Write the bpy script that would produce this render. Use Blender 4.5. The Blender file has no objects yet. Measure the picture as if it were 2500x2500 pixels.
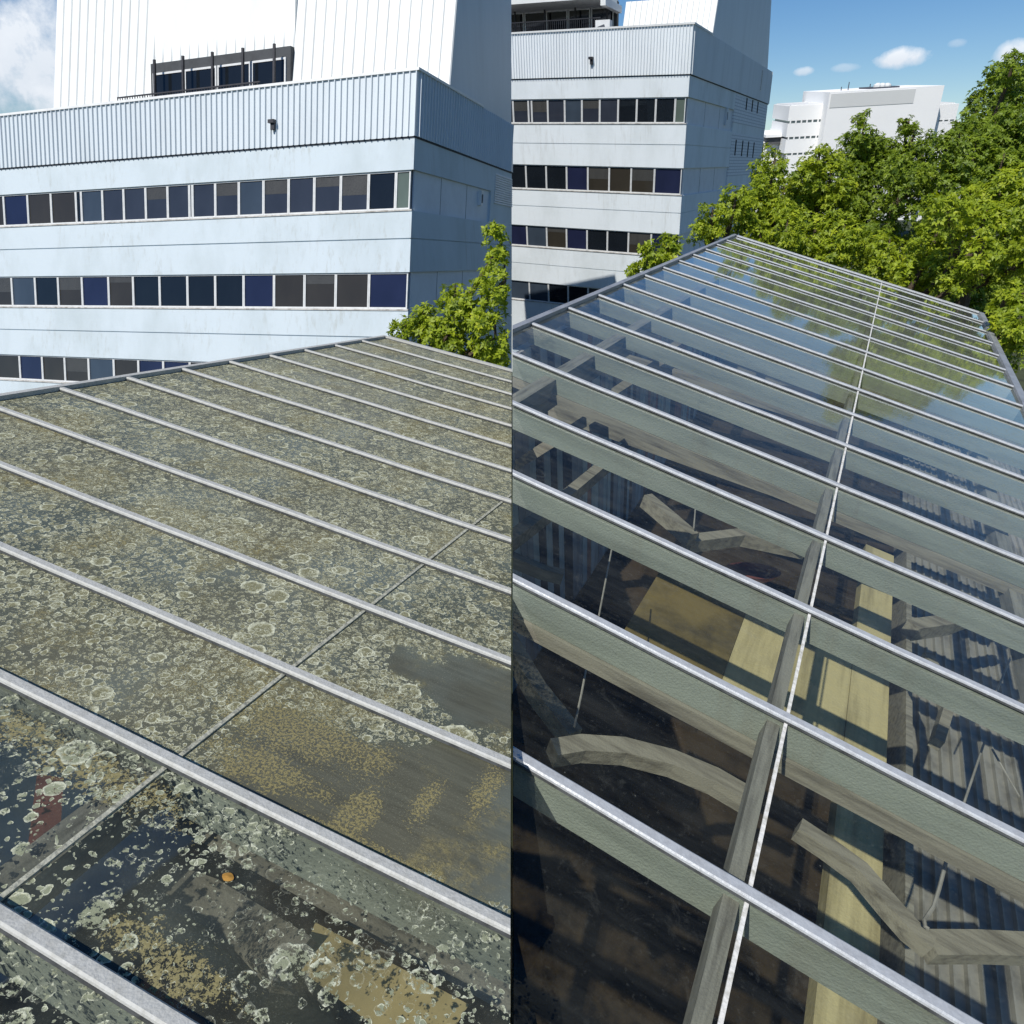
import bpy, bmesh, math, random
import numpy as np
from mathutils import Vector, Matrix
random.seed(7); RNG = np.random.default_rng(7)
C = bpy.context.scene
COL = C.collection

# ---------------------------------------------------------------- camera, sky, sun, exposure
F = 1700.0                      # focal length in units of the 2500 px frame
HC = 13.0                       # height of the lens above the ground
def nz(a): a = np.asarray(a, float); return a / np.linalg.norm(a)
def vpd(x, y): return nz([x - 1250.0, y - 1250.0, F])      # direction of a vanishing point (x right, y down, z forward)
UP_R = -vpd(1428, 4042); UP_L = -vpd(621.4, 10585)
UPW = nz(0.72 * UP_R + 0.28 * UP_L)
FWD = nz(np.array([0, 0, 1.0]) - UPW * UPW[2]); RGT = np.cross(FWD, UPW)
TW = np.stack([RGT, FWD, UPW])                             # rows: lens frame -> world
def W(p):
    p = np.asarray(p, float); return p @ TW.T + np.array([0, 0, HC])
cam = bpy.data.cameras.new('camera'); camo = bpy.data.objects.new('camera', cam); COL.objects.link(camo)
cam.sensor_width = 36; cam.lens = 36 * F / 2500; cam.clip_start = 0.05; cam.clip_end = 5000
cx, cy, cz = TW @ np.array([1, 0, 0.]), TW @ np.array([0, -1., 0]), TW @ np.array([0, 0, -1.])
camo.matrix_world = Matrix(((cx[0], cy[0], cz[0], 0), (cx[1], cy[1], cz[1], 0), (cx[2], cy[2], cz[2], HC), (0, 0, 0, 1)))
C.camera = camo
C.render.resolution_x = C.render.resolution_y = 1024

# sun: high, from behind and to the left of the lens
NF_R = np.array([-.439, .4875, -.7546])
NS_R = np.array([.886, .198, -.418])
SUN = nz(0.83 * UP_R + 0.56 * NF_R - 0.10 * NS_R)
SUNW = TW @ SUN
elev = math.asin(SUNW[2]); azim = math.atan2(SUNW[0], SUNW[1])
sl = bpy.data.lights.new('sun', 'SUN'); sl.energy = 4.4; sl.angle = math.radians(0.5); sl.color = (1, .955, .89)
so = bpy.data.objects.new('sun', sl); COL.objects.link(so)
so.rotation_euler = Vector(SUNW).to_track_quat('Z', 'Y').to_euler(); so.location = (0, 0, 60)

w = bpy.data.worlds.new('World'); C.world = w; w.use_nodes = True
nt = w.node_tree; nt.nodes.clear()
def N(nt, t, **k):
    n = nt.nodes.new(t)
    for a, b in k.items():
        if a == 'inp':
            for i, v in b.items(): n.inputs[i].default_value = v
        else: setattr(n, a, b)
    return n
out = N(nt, 'ShaderNodeOutputWorld'); bg = N(nt, 'ShaderNodeBackground'); bg.inputs[1].default_value = 0.06
sky = N(nt, 'ShaderNodeTexSky'); sky.sky_type = 'NISHITA'; sky.sun_disc = False
sky.sun_elevation = elev; sky.sun_rotation = azim; sky.altitude = 100; sky.air_density = 1.0; sky.dust_density = 0.15; sky.ozone_density = 3.5
tc = N(nt, 'ShaderNodeTexCoord')
nzs = N(nt, 'ShaderNodeTexNoise', inp={'Scale': 22.0, 'Detail': 8.0, 'Roughness': .62})
nt.links.new(tc.outputs['Generated'], nzs.inputs['Vector'])
hs = N(nt, 'ShaderNodeHueSaturation', inp={'Hue': .505, 'Saturation': 1.28, 'Value': 1.42}); nt.links.new(sky.outputs[0], hs.inputs['Color']); cur = hs.outputs[0]
def math_(op, a, b=None, nt=nt, clamp=False):
    n = nt.nodes.new('ShaderNodeMath'); n.operation = op; n.use_clamp = clamp
    for i, v in enumerate((a, b)):
        if v is None: continue
        if isinstance(v, (int, float)): n.inputs[i].default_value = v
        else: nt.links.new(v, n.inputs[i])
    return n.outputs[0]
def cloud(x, y, rx, ry, amt0, bright=(15.5, 16., 16.6)):
    """a cumulus in the sky round a direction: elliptical lump with a ragged noisy rim"""
    global cur
    d = TW @ vpd(x, y); hx = nz(np.cross(d, [0, 0, 1])); hy = np.cross(hx, d)
    def dot(v):
        n = N(nt, 'ShaderNodeVectorMath', operation='DOT_PRODUCT'); n.inputs[1].default_value = tuple(v)
        nt.links.new(tc.outputs['Generated'], n.inputs[0]); return n.outputs['Value']
    a = math_('DIVIDE', dot(hx), rx / F * .8); b = math_('DIVIDE', dot(hy), ry / F * .8)
    r = math_('ADD', math_('MULTIPLY', a, a), math_('MULTIPLY', b, b))
    front = math_('GREATER_THAN', dot(d), 0.5)
    m = math_('SUBTRACT', 1.0, r)
    m = math_('ADD', m, math_('MULTIPLY', math_('SUBTRACT', nzs.outputs[0], 0.5), 3.0))
    m = math_('MULTIPLY', math_('MULTIPLY', math_('MULTIPLY', m, 1.1, clamp=True), amt0), front)
    col = N(nt, 'ShaderNodeMixRGB'); sh = math_('MULTIPLY_ADD', b, .3, clamp=True); 
    sh.node.inputs[2].default_value = .6
    nt.links.new(sh, col.inputs[0]); col.inputs[1].default_value = (bright[0]*.55, bright[1]*.6, bright[2]*.68, 1); col.inputs[2].default_value = (*bright, 1)
    mx = N(nt, 'ShaderNodeMixRGB'); nt.links.new(m, mx.inputs[0]); nt.links.new(cur, mx.inputs[1]); nt.links.new(col.outputs[0], mx.inputs[2])
    cur = mx.outputs[0]
cloud(2198, 142, 60, 23, .95); cloud(1963, 174, 24, 10, .6); cloud(2065, 166, 34, 10, .3); cloud(2338, 106, 20, 9, .25); cloud(2490, 128, 55, 28, .85)
cloud(20, 150, 330, 130, .9); cloud(160, 260, 90, 40, .5)
cloud(-1500, 200, 900, 260, .8); cloud(4000, 0, 500, 160, .6)
nt.links.new(cur, bg.inputs[0]); nt.links.new(bg.outputs[0], out.inputs[0])
C.view_settings.view_transform = 'Standard'; C.view_settings.look = 'None'; C.view_settings.exposure = 0.14; C.view_settings.gamma = 1.0
C.view_settings.use_curve_mapping = False
C.cycles.transparent_max_bounces = 24; C.cycles.max_bounces = 8

# ---------------------------------------------------------------- helpers
def ray(x, y): return np.array([x - 1250.0, y - 1250.0, F]) / F      # z = 1
def zoomer(ox, oy, s): return lambda x, y: (ox + s * x, oy + s * y)
z1 = zoomer(0, 180, 1250/1932); z2 = zoomer(1250, 0, 700/1932); z3 = zoomer(1700, 0, 800/1717)
z5 = zoomer(1250, 1150, 1250/1932); z6 = zoomer(1250, 1800, 1250/1932); z8 = zoomer(0, 1650, 1250/1932)

class MB:
    """collects verts (lens frame, metres) and faces, builds ONE mesh object"""
    def __init__(s): s.v = []; s.f = []; s.uv = []; s.mi = []
    def add(s, vs, fs, mi=0, uv=None):
        o = len(s.v); s.v += [np.asarray(p, float) for p in vs]
        s.uv += list(uv) if uv is not None else [(0, 0)] * len(vs)
        for f in fs: s.f.append([o + i for i in f]); s.mi.append(mi)
    def hexa(s, p, mi=0):                    # p[0..3] bottom loop, p[4..7] top loop
        s.add(p, [(0,3,2,1),(4,5,6,7),(0,1,5,4),(1,2,6,5),(2,3,7,6),(3,0,4,7)], mi)
    def box(s, fn, a, b, c, mi=0):           # fn(a,b,c) maps local metres to the lens frame
        (a0,a1),(b0,b1),(c0,c1) = a, b, c
        s.hexa([fn(a0,b0,c0),fn(a1,b0,c0),fn(a1,b1,c0),fn(a0,b1,c0),fn(a0,b0,c1),fn(a1,b0,c1),fn(a1,b1,c1),fn(a0,b1,c1)], mi)
    def tube(s, pts, rad, n=8, mi=0, flat=1.0):
        pts = [np.asarray(p, float) for p in pts]; rings = []
        rad = rad if isinstance(rad, (list, tuple)) else [rad] * len(pts)
        for i, p in enumerate(pts):
            t = nz(pts[min(i+1, len(pts)-1)] - pts[max(i-1, 0)])
            a = nz(np.cross(t, [.31, .77, .55])) if abs(t @ nz([.31, .77, .55])) < .95 else nz(np.cross(t, [1, 0, 0])); b = np.cross(t, a)
            rings.append([p + rad[i] * (math.cos(q) * a + flat * math.sin(q) * b) for q in np.linspace(0, 2*math.pi, n, endpoint=False)])
        vs = [q for r in rings for q in r]; fs = []
        for i in range(len(pts) - 1):
            for k in range(n): fs.append((i*n+k, i*n+(k+1) % n, (i+1)*n+(k+1) % n, (i+1)*n+k))
        fs.append(tuple(range(n))[::-1]); fs.append(tuple((len(pts)-1)*n + k for k in range(n)))
        s.add(vs, fs, mi)
    def beam(s, pts, wid, hgt, up, mi=0):    # rectangular section swept along points
        pts = [np.asarray(p, float) for p in pts]; vs = []; fs = []
        for i, p in enumerate(pts):
            t = nz(pts[min(i+1, len(pts)-1)] - pts[max(i-1, 0)]); a = nz(np.cross(t, up)); b = np.cross(a, t)
            vs += [p + a*wid/2 + b*hgt/2, p - a*wid/2 + b*hgt/2, p - a*wid/2 - b*hgt/2, p + a*wid/2 - b*hgt/2]
        for i in range(len(pts) - 1):
            for k in range(4): fs.append((4*i+k, 4*i+(k+1) % 4, 4*i+4+(k+1) % 4, 4*i+4+k))
        fs += [(3,2,1,0), tuple(4*(len(pts)-1)+k for k in range(4))]; s.add(vs, fs, mi)
    def build(s, name, mats, parent=None, clip=0, bevel=0, smooth=False):
        vw = W(np.array(s.v)); me = bpy.data.meshes.new(name); base = np.array(parent['base'][:]) if parent is not None else vw.mean(0) * [1, 1, 0] + [0, 0, vw[:, 2].min()]
        bm = bmesh.new(); uvl = bm.loops.layers.uv.new('UVMap')
        bv = [bm.verts.new(tuple(p - base)) for p in vw]
        for f, m in zip(s.f, s.mi):
            try: fc = bm.faces.new([bv[i] for i in f])
            except ValueError: continue
            fc.material_index = m; fc.smooth = smooth
            for l, i in zip(fc.loops, f): l[uvl].uv = s.uv[i]
        if clip:                              # end the piece at the junction of the two roofs
            g = list(bm.verts) + list(bm.edges) + list(bm.faces)
            co = W(np.array([0, 0, 0.])) - base + TW @ np.array([clip * .004, 0, 0]); no = TW @ np.array([-clip, 0, 0.])
            bmesh.ops.bisect_plane(bm, geom=g, plane_co=co, plane_no=no, clear_outer=True, dist=1e-5)
            be = [e for e in bm.edges if e.is_boundary]
            if be and len(s.f) > 1: bmesh.ops.holes_fill(bm, edges=be)
        if not bm.faces: bm.free(); return None
        if len(s.f) == 1 and len(bm.faces) == 1:
            bm.faces.ensure_lookup_table(); bm.normal_update()
            if bm.faces[0].normal.z < 0: bmesh.ops.reverse_faces(bm, faces=bm.faces)
        if len(s.f) > 1: bmesh.ops.recalc_face_normals(bm, faces=bm.faces)
        if bevel: bmesh.ops.bevel(bm, geom=list(bm.edges), offset=bevel, segments=1, affect='EDGES')
        bm.to_mesh(me); bm.free()
        o = bpy.data.objects.new(name, me); COL.objects.link(o)
        for m in (mats if isinstance(mats, (list, tuple)) else [mats]): me.materials.append(m)
        o['base'] = [float(q) for q in base]
        if parent is not None: o.parent = parent
        else: o.location = base
        return o
def empty(name, p, label, cat, group=None):
    o = bpy.data.objects.new(name, None); COL.objects.link(o); o.empty_display_size = .3
    b = W(p); o.location = b; o['base'] = [float(q) for q in b]; o['label'] = label; o['category'] = cat
    if group: o['group'] = group
    return o
def tag(o, label, cat, group=None):
    o['label'] = label; o['category'] = cat
    if group: o['group'] = group
    return o

# ---------------------------------------------------------------- materials
def mat(name):
    m = bpy.data.materials.new(name); m.use_nodes = True; m.node_tree.nodes.clear(); return m, m.node_tree
def ramp(nt, fac, stops):
    r = nt.nodes.new('ShaderNodeValToRGB'); nt.links.new(fac, r.inputs[0]); el = r.color_ramp.elements
    while len(el) < len(stops): el.new(0.5)
    for e, (p, c) in zip(el, stops): e.position = p; e.color = (*c, 1) if len(c) == 3 else c
    return r.outputs[0]
def rough_paint(name, c, var=.12, scale=1.5, rough=.6, metal=0.0, bump=.0, bscale=40, streak=None, c2=None, spec=.4, grain=None, stain=None):
    """plain surface with blotchy wear; streak = stretch of the weathering along the vertical"""
    m, t = mat(name); o = N(t, 'ShaderNodeOutputMaterial'); b = N(t, 'ShaderNodeBsdfPrincipled', inp={'Roughness': rough, 'Metallic': metal, 'Specular IOR Level': spec})
    tc = N(t, 'ShaderNodeTexCoord'); mp = N(t, 'ShaderNodeMapping'); t.links.new(tc.outputs['Object'], mp.inputs[0])
    if streak: mp.inputs['Scale'].default_value = (1, 1, streak)
    if grain is not None:                       # stretch the wear along the length of the timber
        ax = TW @ grain; dt = N(t, 'ShaderNodeVectorMath', operation='DOT_PRODUCT'); dt.inputs[1].default_value = tuple(ax); t.links.new(tc.outputs['Object'], dt.inputs[0])
        sc_ = N(t, 'ShaderNodeVectorMath', operation='SCALE'); sc_.inputs[0].default_value = tuple(-.9*ax); t.links.new(dt.outputs['Value'], sc_.inputs['Scale'])
        ad = N(t, 'ShaderNodeVectorMath', operation='ADD'); t.links.new(tc.outputs['Object'], ad.inputs[0]); t.links.new(sc_.outputs[0], ad.inputs[1]); t.links.new(ad.outputs[0], mp.inputs[0])
    n = N(t, 'ShaderNodeTexNoise', inp={'Scale': scale, 'Detail': 9.0, 'Roughness': .65}); t.links.new(mp.outputs[0], n.inputs[0])
    c = np.array(c); d = np.array(c2) if c2 is not None else c * (1 - 2.2*var)
    col = ramp(t, n.outputs[0], [(.28, tuple(d)), (.55, tuple(c)), (.8, tuple(np.clip(c * (1 + var*.5), 0, .9)))])
    if stain is not None:                       # run marks below sills and joints
        mq = N(t, 'ShaderNodeMapping'); mq.inputs['Scale'].default_value = (2.2, 2.2, .16); t.links.new(tc.outputs['Object'], mq.inputs[0])
        q1 = N(t, 'ShaderNodeTexNoise', inp={'Scale': 2.4, 'Detail': 8.0, 'Roughness': .7}); t.links.new(mq.outputs[0], q1.inputs[0])
        q2 = N(t, 'ShaderNodeTexNoise', inp={'Scale': .35, 'Detail': 3.0}); t.links.new(tc.outputs['Object'], q2.inputs[0])
        f1 = N(t, 'ShaderNodeMapRange', inp={1: .52, 2: .72, 3: 0., 4: .55}); t.links.new(q1.outputs[0], f1.inputs[0]); f2 = N(t, 'ShaderNodeMapRange', inp={1: .42, 2: .62}); t.links.new(q2.outputs[0], f2.inputs[0])
        mxs = N(t, 'ShaderNodeMixRGB'); t.links.new(math_('MULTIPLY', f1.outputs[0], f2.outputs[0], nt=t), mxs.inputs[0]); t.links.new(col, mxs.inputs[1]); mxs.inputs[2].default_value = (*stain, 1); col = mxs.outputs[0]
    t.links.new(col, b.inputs['Base Color'])
    n2 = N(t, 'ShaderNodeTexNoise', inp={'Scale': bscale, 'Detail': 6.0}); t.links.new(tc.outputs['Object'], n2.inputs[0])
    rr = N(t, 'ShaderNodeMapRange', inp={1: .3, 2: .7, 3: max(rough-.12, .02), 4: min(rough+.15, 1)}); t.links.new(n2.outputs[0], rr.inputs[0]); t.links.new(rr.outputs[0], b.inputs['Roughness'])
    if bump:
        bp = N(t, 'ShaderNodeBump', inp={'Strength': bump, 'Distance': .02}); t.links.new(n2.outputs[0], bp.inputs['Height']); t.links.new(bp.outputs[0], b.inputs['Normal'])
    t.links.new(b.outputs[0], o.inputs[0]); return m

M = {}
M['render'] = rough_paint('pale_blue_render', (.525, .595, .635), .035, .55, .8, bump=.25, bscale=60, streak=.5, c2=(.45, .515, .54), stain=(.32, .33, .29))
M['render_far'] = rough_paint('pale_blue_render_lightened', (.70, .755, .78), .04, .45, .8, bump=.25, bscale=60, streak=.5, c2=(.58, .63, .64), stain=(.42, .43, .40))  # same render as the nearer block, lightened to paint in a brighter exposure
M['panel'] = rough_paint('pale_panel', (.60, .65, .70), .05, 1.2, .6)
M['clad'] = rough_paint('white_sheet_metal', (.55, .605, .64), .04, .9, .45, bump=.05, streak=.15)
M['clad_far'] = rough_paint('white_sheet_metal_lightened', (.72, .765, .79), .05, .9, .45, bump=.05, streak=.15)  # same cladding as the nearer block, brighter exposure put into its colour
M['cladw'] = rough_paint('cream_sheet_metal', (.74, .76, .74), .05, .9, .5, streak=.15)
M['trim'] = rough_paint('white_trim', (.7, .71, .7), .06, 3, .5)
M['sill'] = rough_paint('weathered_sill', (.50, .49, .46), .2, 4, .75, c2=(.2, .18, .15))
M['frame'] = rough_paint('window_aluminium', (.62, .63, .62), .08, 5, .45)
M['darkgap'] = rough_paint('dark_joint', (.07, .08, .10), .2, 4, .8)
M['blind'] = rough_paint('grey_blind', (.055, .055, .052), .1, 3, .3, streak=.2)
M['slit'] = rough_paint('dark_slit', (.012, .013, .016), .1, 3, .9, spec=.02)
M['terr'] = rough_paint('terrace_shade_grey', (.05, .055, .06), .15, 2, .7)  # shade of the recess painted into the terrace wall and floor colour
M['rail'] = rough_paint('black_rail', (.03, .03, .035), .2, 5, .5)
M['core'] = rough_paint('inner_wall', (.10, .10, .11), .2, 2, .8)
def pane_mat(name, c, rough=.04):
    m, t = mat(name); o = N(t, 'ShaderNodeOutputMaterial'); b = N(t, 'ShaderNodeBsdfPrincipled', inp={'Roughness': rough, 'Specular IOR Level': .45})
    tc = N(t, 'ShaderNodeTexCoord'); mp = N(t, 'ShaderNodeMapping'); mp.inputs['Scale'].default_value = (.7, .7, .35); t.links.new(tc.outputs['Object'], mp.inputs[0])
    n = N(t, 'ShaderNodeTexNoise', inp={'Scale': 1.6, 'Detail': 5.0}); t.links.new(mp.outputs[0], n.inputs[0])
    c = np.array(c); t.links.new(ramp(t, n.outputs[0], [(.3, tuple(c*.85)), (.7, tuple(c*1.12))]), b.inputs['Base Color'])
    t.links.new(b.outputs[0], o.inputs[0]); return m
PANES = [pane_mat('window_blue_blind', (.015, .019, .048)), pane_mat('window_brown_tint', (.034, .030, .023)), pane_mat('window_black', (.009, .012, .016)),
         pane_mat('window_slate', (.03, .036, .05)), pane_mat('window_curtain', (.04, .055, .075)), pane_mat('window_green', (.10, .13, .11))]
def brick_mat(name, c1, c2, mortar):
    m, t = mat(name); o = N(t, 'ShaderNodeOutputMaterial'); b = N(t, 'ShaderNodeBsdfPrincipled', inp={'Roughness': .8})
    uv = N(t, 'ShaderNodeUVMap'); br = N(t, 'ShaderNodeTexBrick', inp={'Scale': 1.0, 'Mortar Size': .03, 'Brick Width': .6, 'Row Height': .2, 'Color1': (*c1, 1), 'Color2': (*c2, 1), 'Mortar': (*mortar, 1)})
    t.links.new(uv.outputs[0], br.inputs[0]); t.links.new(br.outputs[0], b.inputs['Base Color']); t.links.new(b.outputs[0], o.inputs[0])
    bp = N(t, 'ShaderNodeBump', inp={'Strength': .35, 'Distance': .015}); bp.invert = True
    t.links.new(br.outputs['Fac'], bp.inputs['Height']); t.links.new(bp.outputs[0], b.inputs['Normal']); return m
M['brick'] = brick_mat('painted_brick', (.72, .755, .79), (.68, .72, .755), (.46, .50, .545))
M['alu'] = rough_paint('glazing_bar_aluminium', (.47, .49, .50), .10, 24, .5, metal=.2, bump=.12, bscale=90, c2=(.37, .38, .385))
M['alud'] = rough_paint('lichened_bar_aluminium', (.46, .465, .435), .08, 40, .65, metal=.05, bump=.2, bscale=120, c2=(.36, .36, .325))
M['gasket'] = rough_paint('dark_gasket', (.07, .075, .075), .3, 20, .7)
M['flash'] = rough_paint('ridge_flashing_grey', (.33, .35, .37), .15, 5, .5, metal=.3)
M['seal'] = rough_paint('white_joint_seal', (.72, .71, .66), .15, 30, .7, bump=.3, c2=(.4, .38, .3))
M['sealg'] = rough_paint('dirty_joint_seal', (.40, .40, .32), .3, 60, .85, bump=.6, c2=(.15, .15, .11))
GB = vpd(-3954.7, -1247.7); GP = vpd(2217.0, 395.8)
M['fin'] = rough_paint('pale_green_rafter_paint', (.27, .30, .25), .12, 9, .75, bump=.3, bscale=90, c2=(.165, .185, .15), grain=GB, stain=(.17, .14, .09))
M['timber'] = rough_paint('weathered_timber', (.26, .245, .19), .25, 22, .85, bump=.2, bscale=110, c2=(.09, .08, .06), grain=GB)
M['timberp'] = rough_paint('weathered_purlin_timber', (.25, .245, .205), .2, 22, .85, bump=.2, bscale=110, c2=(.085, .08, .065), grain=GP)
M['board'] = [rough_paint('board_grey_green', (.46, .52, .52), .2, 5, .8, streak=.2), rough_paint('board_grey', (.32, .32, .33), .2, 5, .8, streak=.2),
              rough_paint('board_red_brown', (.34, .14, .10), .2, 5, .8, streak=.2), rough_paint('board_dark', (.03, .03, .032), .2, 5, .9, streak=.2)]
M['yellow'] = rough_paint('faded_yellow_paint', (.47, .41, .21), .22, 4.5, .8, bump=.2, c2=(.16, .13, .06), grain=vpd(2217.0, 395.8))  # dark blotches: stains, and dappled shade painted into the colour
M['ochre'] = rough_paint('ochre_board', (.46, .37, .17), .15, 5, .8, c2=(.30, .24, .10))
M['shaded_yellow'] = rough_paint('shaded_yellow_paint', (.17, .13, .045), .2, 1.6, .7, c2=(.03, .025, .012))  # the landing's yellow, darkened to paint in the shade left of the joint
M['iron'] = rough_paint('corrugated_iron_grey', (.26, .25, .21), .25, 2.5, .7, c2=(.08, .075, .06))
M['floor'] = rough_paint('dark_dusty_floor', (.040, .030, .018), .3, 2.5, .95, bump=.3, c2=(.010, .008, .005), spec=.05)
M['red'] = rough_paint('rust_red', (.16, .05, .04), .2, 6, .8)
M['cable'] = rough_paint('grey_cable', (.33, .32, .28), .2, 9, .7)
M['bark'] = rough_paint('bark', (.10, .075, .05), .25, 8, .9, bump=.8, bscale=30)
M['ground'] = rough_paint('ground_grass_and_soil', (.05, .06, .025), .3, .6, .95, bump=.5)
M['white'] = rough_paint('far_white_render', (.86, .86, .85), .02, .1, .7)
M['whiteb'] = rough_paint('far_white_band', (.62, .63, .62), .02, .1, .7)
M['farwin'] = pane_mat('far_window', (.10, .13, .135), .25)

def two_sided_fresnel(t, ior):
    ge = N(t, 'ShaderNodeNewGeometry'); mr = N(t, 'ShaderNodeMapRange', inp={1: 0., 2: 1., 3: ior, 4: 1/ior}); t.links.new(ge.outputs['Backfacing'], mr.inputs[0])
    fr = N(t, 'ShaderNodeFresnel'); t.links.new(mr.outputs[0], fr.inputs[0]); return fr
def glass_clean():
    m, t = mat('clean_roof_glass'); o = N(t, 'ShaderNodeOutputMaterial')
    uv = N(t, 'ShaderNodeUVMap'); fr = two_sided_fresnel(t, 1.52)
    nn = N(t, 'ShaderNodeTexNoise', inp={'Scale': 2.2, 'Detail': 3.0}); t.links.new(uv.outputs[0], nn.inputs[0])
    bp = N(t, 'ShaderNodeBump', inp={'Strength': .10, 'Distance': .01}); t.links.new(nn.outputs[0], bp.inputs['Height'])
    n3 = N(t, 'ShaderNodeTexNoise', inp={'Scale': 26., 'Detail': 3.0}); t.links.new(uv.outputs[0], n3.inputs[0])
    bp2 = N(t, 'ShaderNodeBump', inp={'Strength': .06, 'Distance': .004}); t.links.new(n3.outputs[0], bp2.inputs['Height']); t.links.new(bp.outputs[0], bp2.inputs['Normal'])
    g = N(t, 'ShaderNodeBsdfGlossy', inp={'Roughness': .035, 'Color': (.96, .98, .97, 1)}); t.links.new(bp2.outputs[0], g.inputs['Normal'])
    tr = N(t, 'ShaderNodeBsdfTransparent', inp={'Color': (.87, .89, .86, 1)})
    mx = N(t, 'ShaderNodeMixShader'); t.links.new(math_('ADD', math_('MULTIPLY', fr.outputs[0], .42, nt=t), math_('MULTIPLY', math_('MULTIPLY', fr.outputs[0], fr.outputs[0], nt=t), 3.4, nt=t), nt=t, clamp=True), mx.inputs[0]); t.links.new(tr.outputs[0], mx.inputs[1]); t.links.new(g.outputs[0], mx.inputs[2])
    fk = N(t, 'ShaderNodeTexNoise', inp={'Scale': 30., 'Detail': 5.0, 'Roughness': .7}); t.links.new(uv.outputs[0], fk.inputs[0])
    fk2 = N(t, 'ShaderNodeTexNoise', inp={'Scale': 1.6, 'Detail': 3.0}); t.links.new(uv.outputs[0], fk2.inputs[0])
    fm = N(t, 'ShaderNodeMapRange', inp={1: .53, 2: .60, 3: 0., 4: 1.}); t.links.new(fk.outputs[0], fm.inputs[0]); fm2 = N(t, 'ShaderNodeMapRange', inp={1: .35, 2: .6, 3: .25, 4: .8}); t.links.new(fk2.outputs[0], fm2.inputs[0])
    dull = math_('SUBTRACT', 1., math_('MULTIPLY', math_('MULTIPLY', fm.outputs[0], fm2.outputs[0], nt=t), .6, nt=t), nt=t)
    lk = mx.inputs[0].links[0].from_socket; t.links.new(math_('MULTIPLY', lk, dull, nt=t), mx.inputs[0])
    # a thin residue left after the wash: blotches, run marks and pin specks
    mp = N(t, 'ShaderNodeMapping'); mp.inputs['Scale'].default_value = (1.2, 6, 1); t.links.new(uv.outputs[0], mp.inputs[0])
    s1 = N(t, 'ShaderNodeTexNoise', inp={'Scale': 1.3, 'Detail': 8.0, 'Roughness': .7}); t.links.new(mp.outputs[0], s1.inputs[0])
    s2 = N(t, 'ShaderNodeTexNoise', inp={'Scale': 9., 'Detail': 8.0, 'Roughness': .75, 'Distortion': .8}); t.links.new(uv.outputs[0], s2.inputs[0])
    v = N(t, 'ShaderNodeTexVoronoi', inp={'Scale': 9.0, 'Randomness': 1.0}); t.links.new(uv.outputs[0], v.inputs[0])
    sp = N(t, 'ShaderNodeMapRange', inp={1: .035, 2: .02, 3: 0, 4: 1}); t.links.new(v.outputs['Distance'], sp.inputs[0])
    sc = N(t, 'ShaderNodeSeparateColor'); t.links.new(v.outputs['Color'], sc.inputs[0])
    spk = math_('MULTIPLY', sp.outputs[0], math_('GREATER_THAN', sc.outputs[0], .55, nt=t), nt=t)
    a1 = N(t, 'ShaderNodeMapRange', inp={1: .40, 2: .75, 3: .02, 4: .15}); t.links.new(s1.outputs[0], a1.inputs[0])
    a2 = N(t, 'ShaderNodeMapRange', inp={1: .56, 2: .72, 3: 0, 4: .16}); t.links.new(s2.outputs[0], a2.inputs[0])
    al = math_('MAXIMUM', math_('ADD', a1.outputs[0], a2.outputs[0], nt=t), math_('MULTIPLY', spk, .5, nt=t), nt=t)
    s4 = N(t, 'ShaderNodeTexNoise', inp={'Scale': 42., 'Detail': 4.0, 'Roughness': .7}); t.links.new(uv.outputs[0], s4.inputs[0])
    a4 = N(t, 'ShaderNodeMapRange', inp={1: .56, 2: .66, 3: 0, 4: .15}); t.links.new(s4.outputs[0], a4.inputs[0]); al = math_('MAXIMUM', al, a4.outputs[0], nt=t)
    sxy = N(t, 'ShaderNodeSeparateXYZ'); t.links.new(uv.outputs[0], sxy.inputs[0])
    pv = N(t, 'ShaderNodeMapRange', inp={1: 2.5, 2: 7., 3: .6, 4: 1.5}); t.links.new(sxy.outputs[1], pv.inputs[0]); al = math_('MULTIPLY', al, pv.outputs[0], nt=t, clamp=True)
    rg = N(t, 'ShaderNodeMapRange', inp={1: -1.75, 2: -2.3, 3: 0., 4: 1.}); t.links.new(sxy.outputs[0], rg.inputs[0])
    s5 = N(t, 'ShaderNodeTexNoise', inp={'Scale': 3.0, 'Detail': 9.0, 'Roughness': .75}); t.links.new(uv.outputs[0], s5.inputs[0])
    a5 = N(t, 'ShaderNodeMapRange', inp={1: .50, 2: .66, 3: .04, 4: .55}); t.links.new(s5.outputs[0], a5.inputs[0]); al = math_('MAXIMUM', al, math_('MULTIPLY', rg.outputs[0], a5.outputs[0], nt=t), nt=t)
    df = N(t, 'ShaderNodeBsdfDiffuse', inp={'Color': (.26, .27, .235, 1)})
    m2 = N(t, 'ShaderNodeMixShader'); t.links.new(al, m2.inputs[0]); t.links.new(mx.outputs[0], m2.inputs[1]); t.links.new(df.outputs[0], m2.inputs[2])
    t.links.new(m2.outputs[0], o.inputs[0]); return m
M['glass'] = glass_clean()

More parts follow.
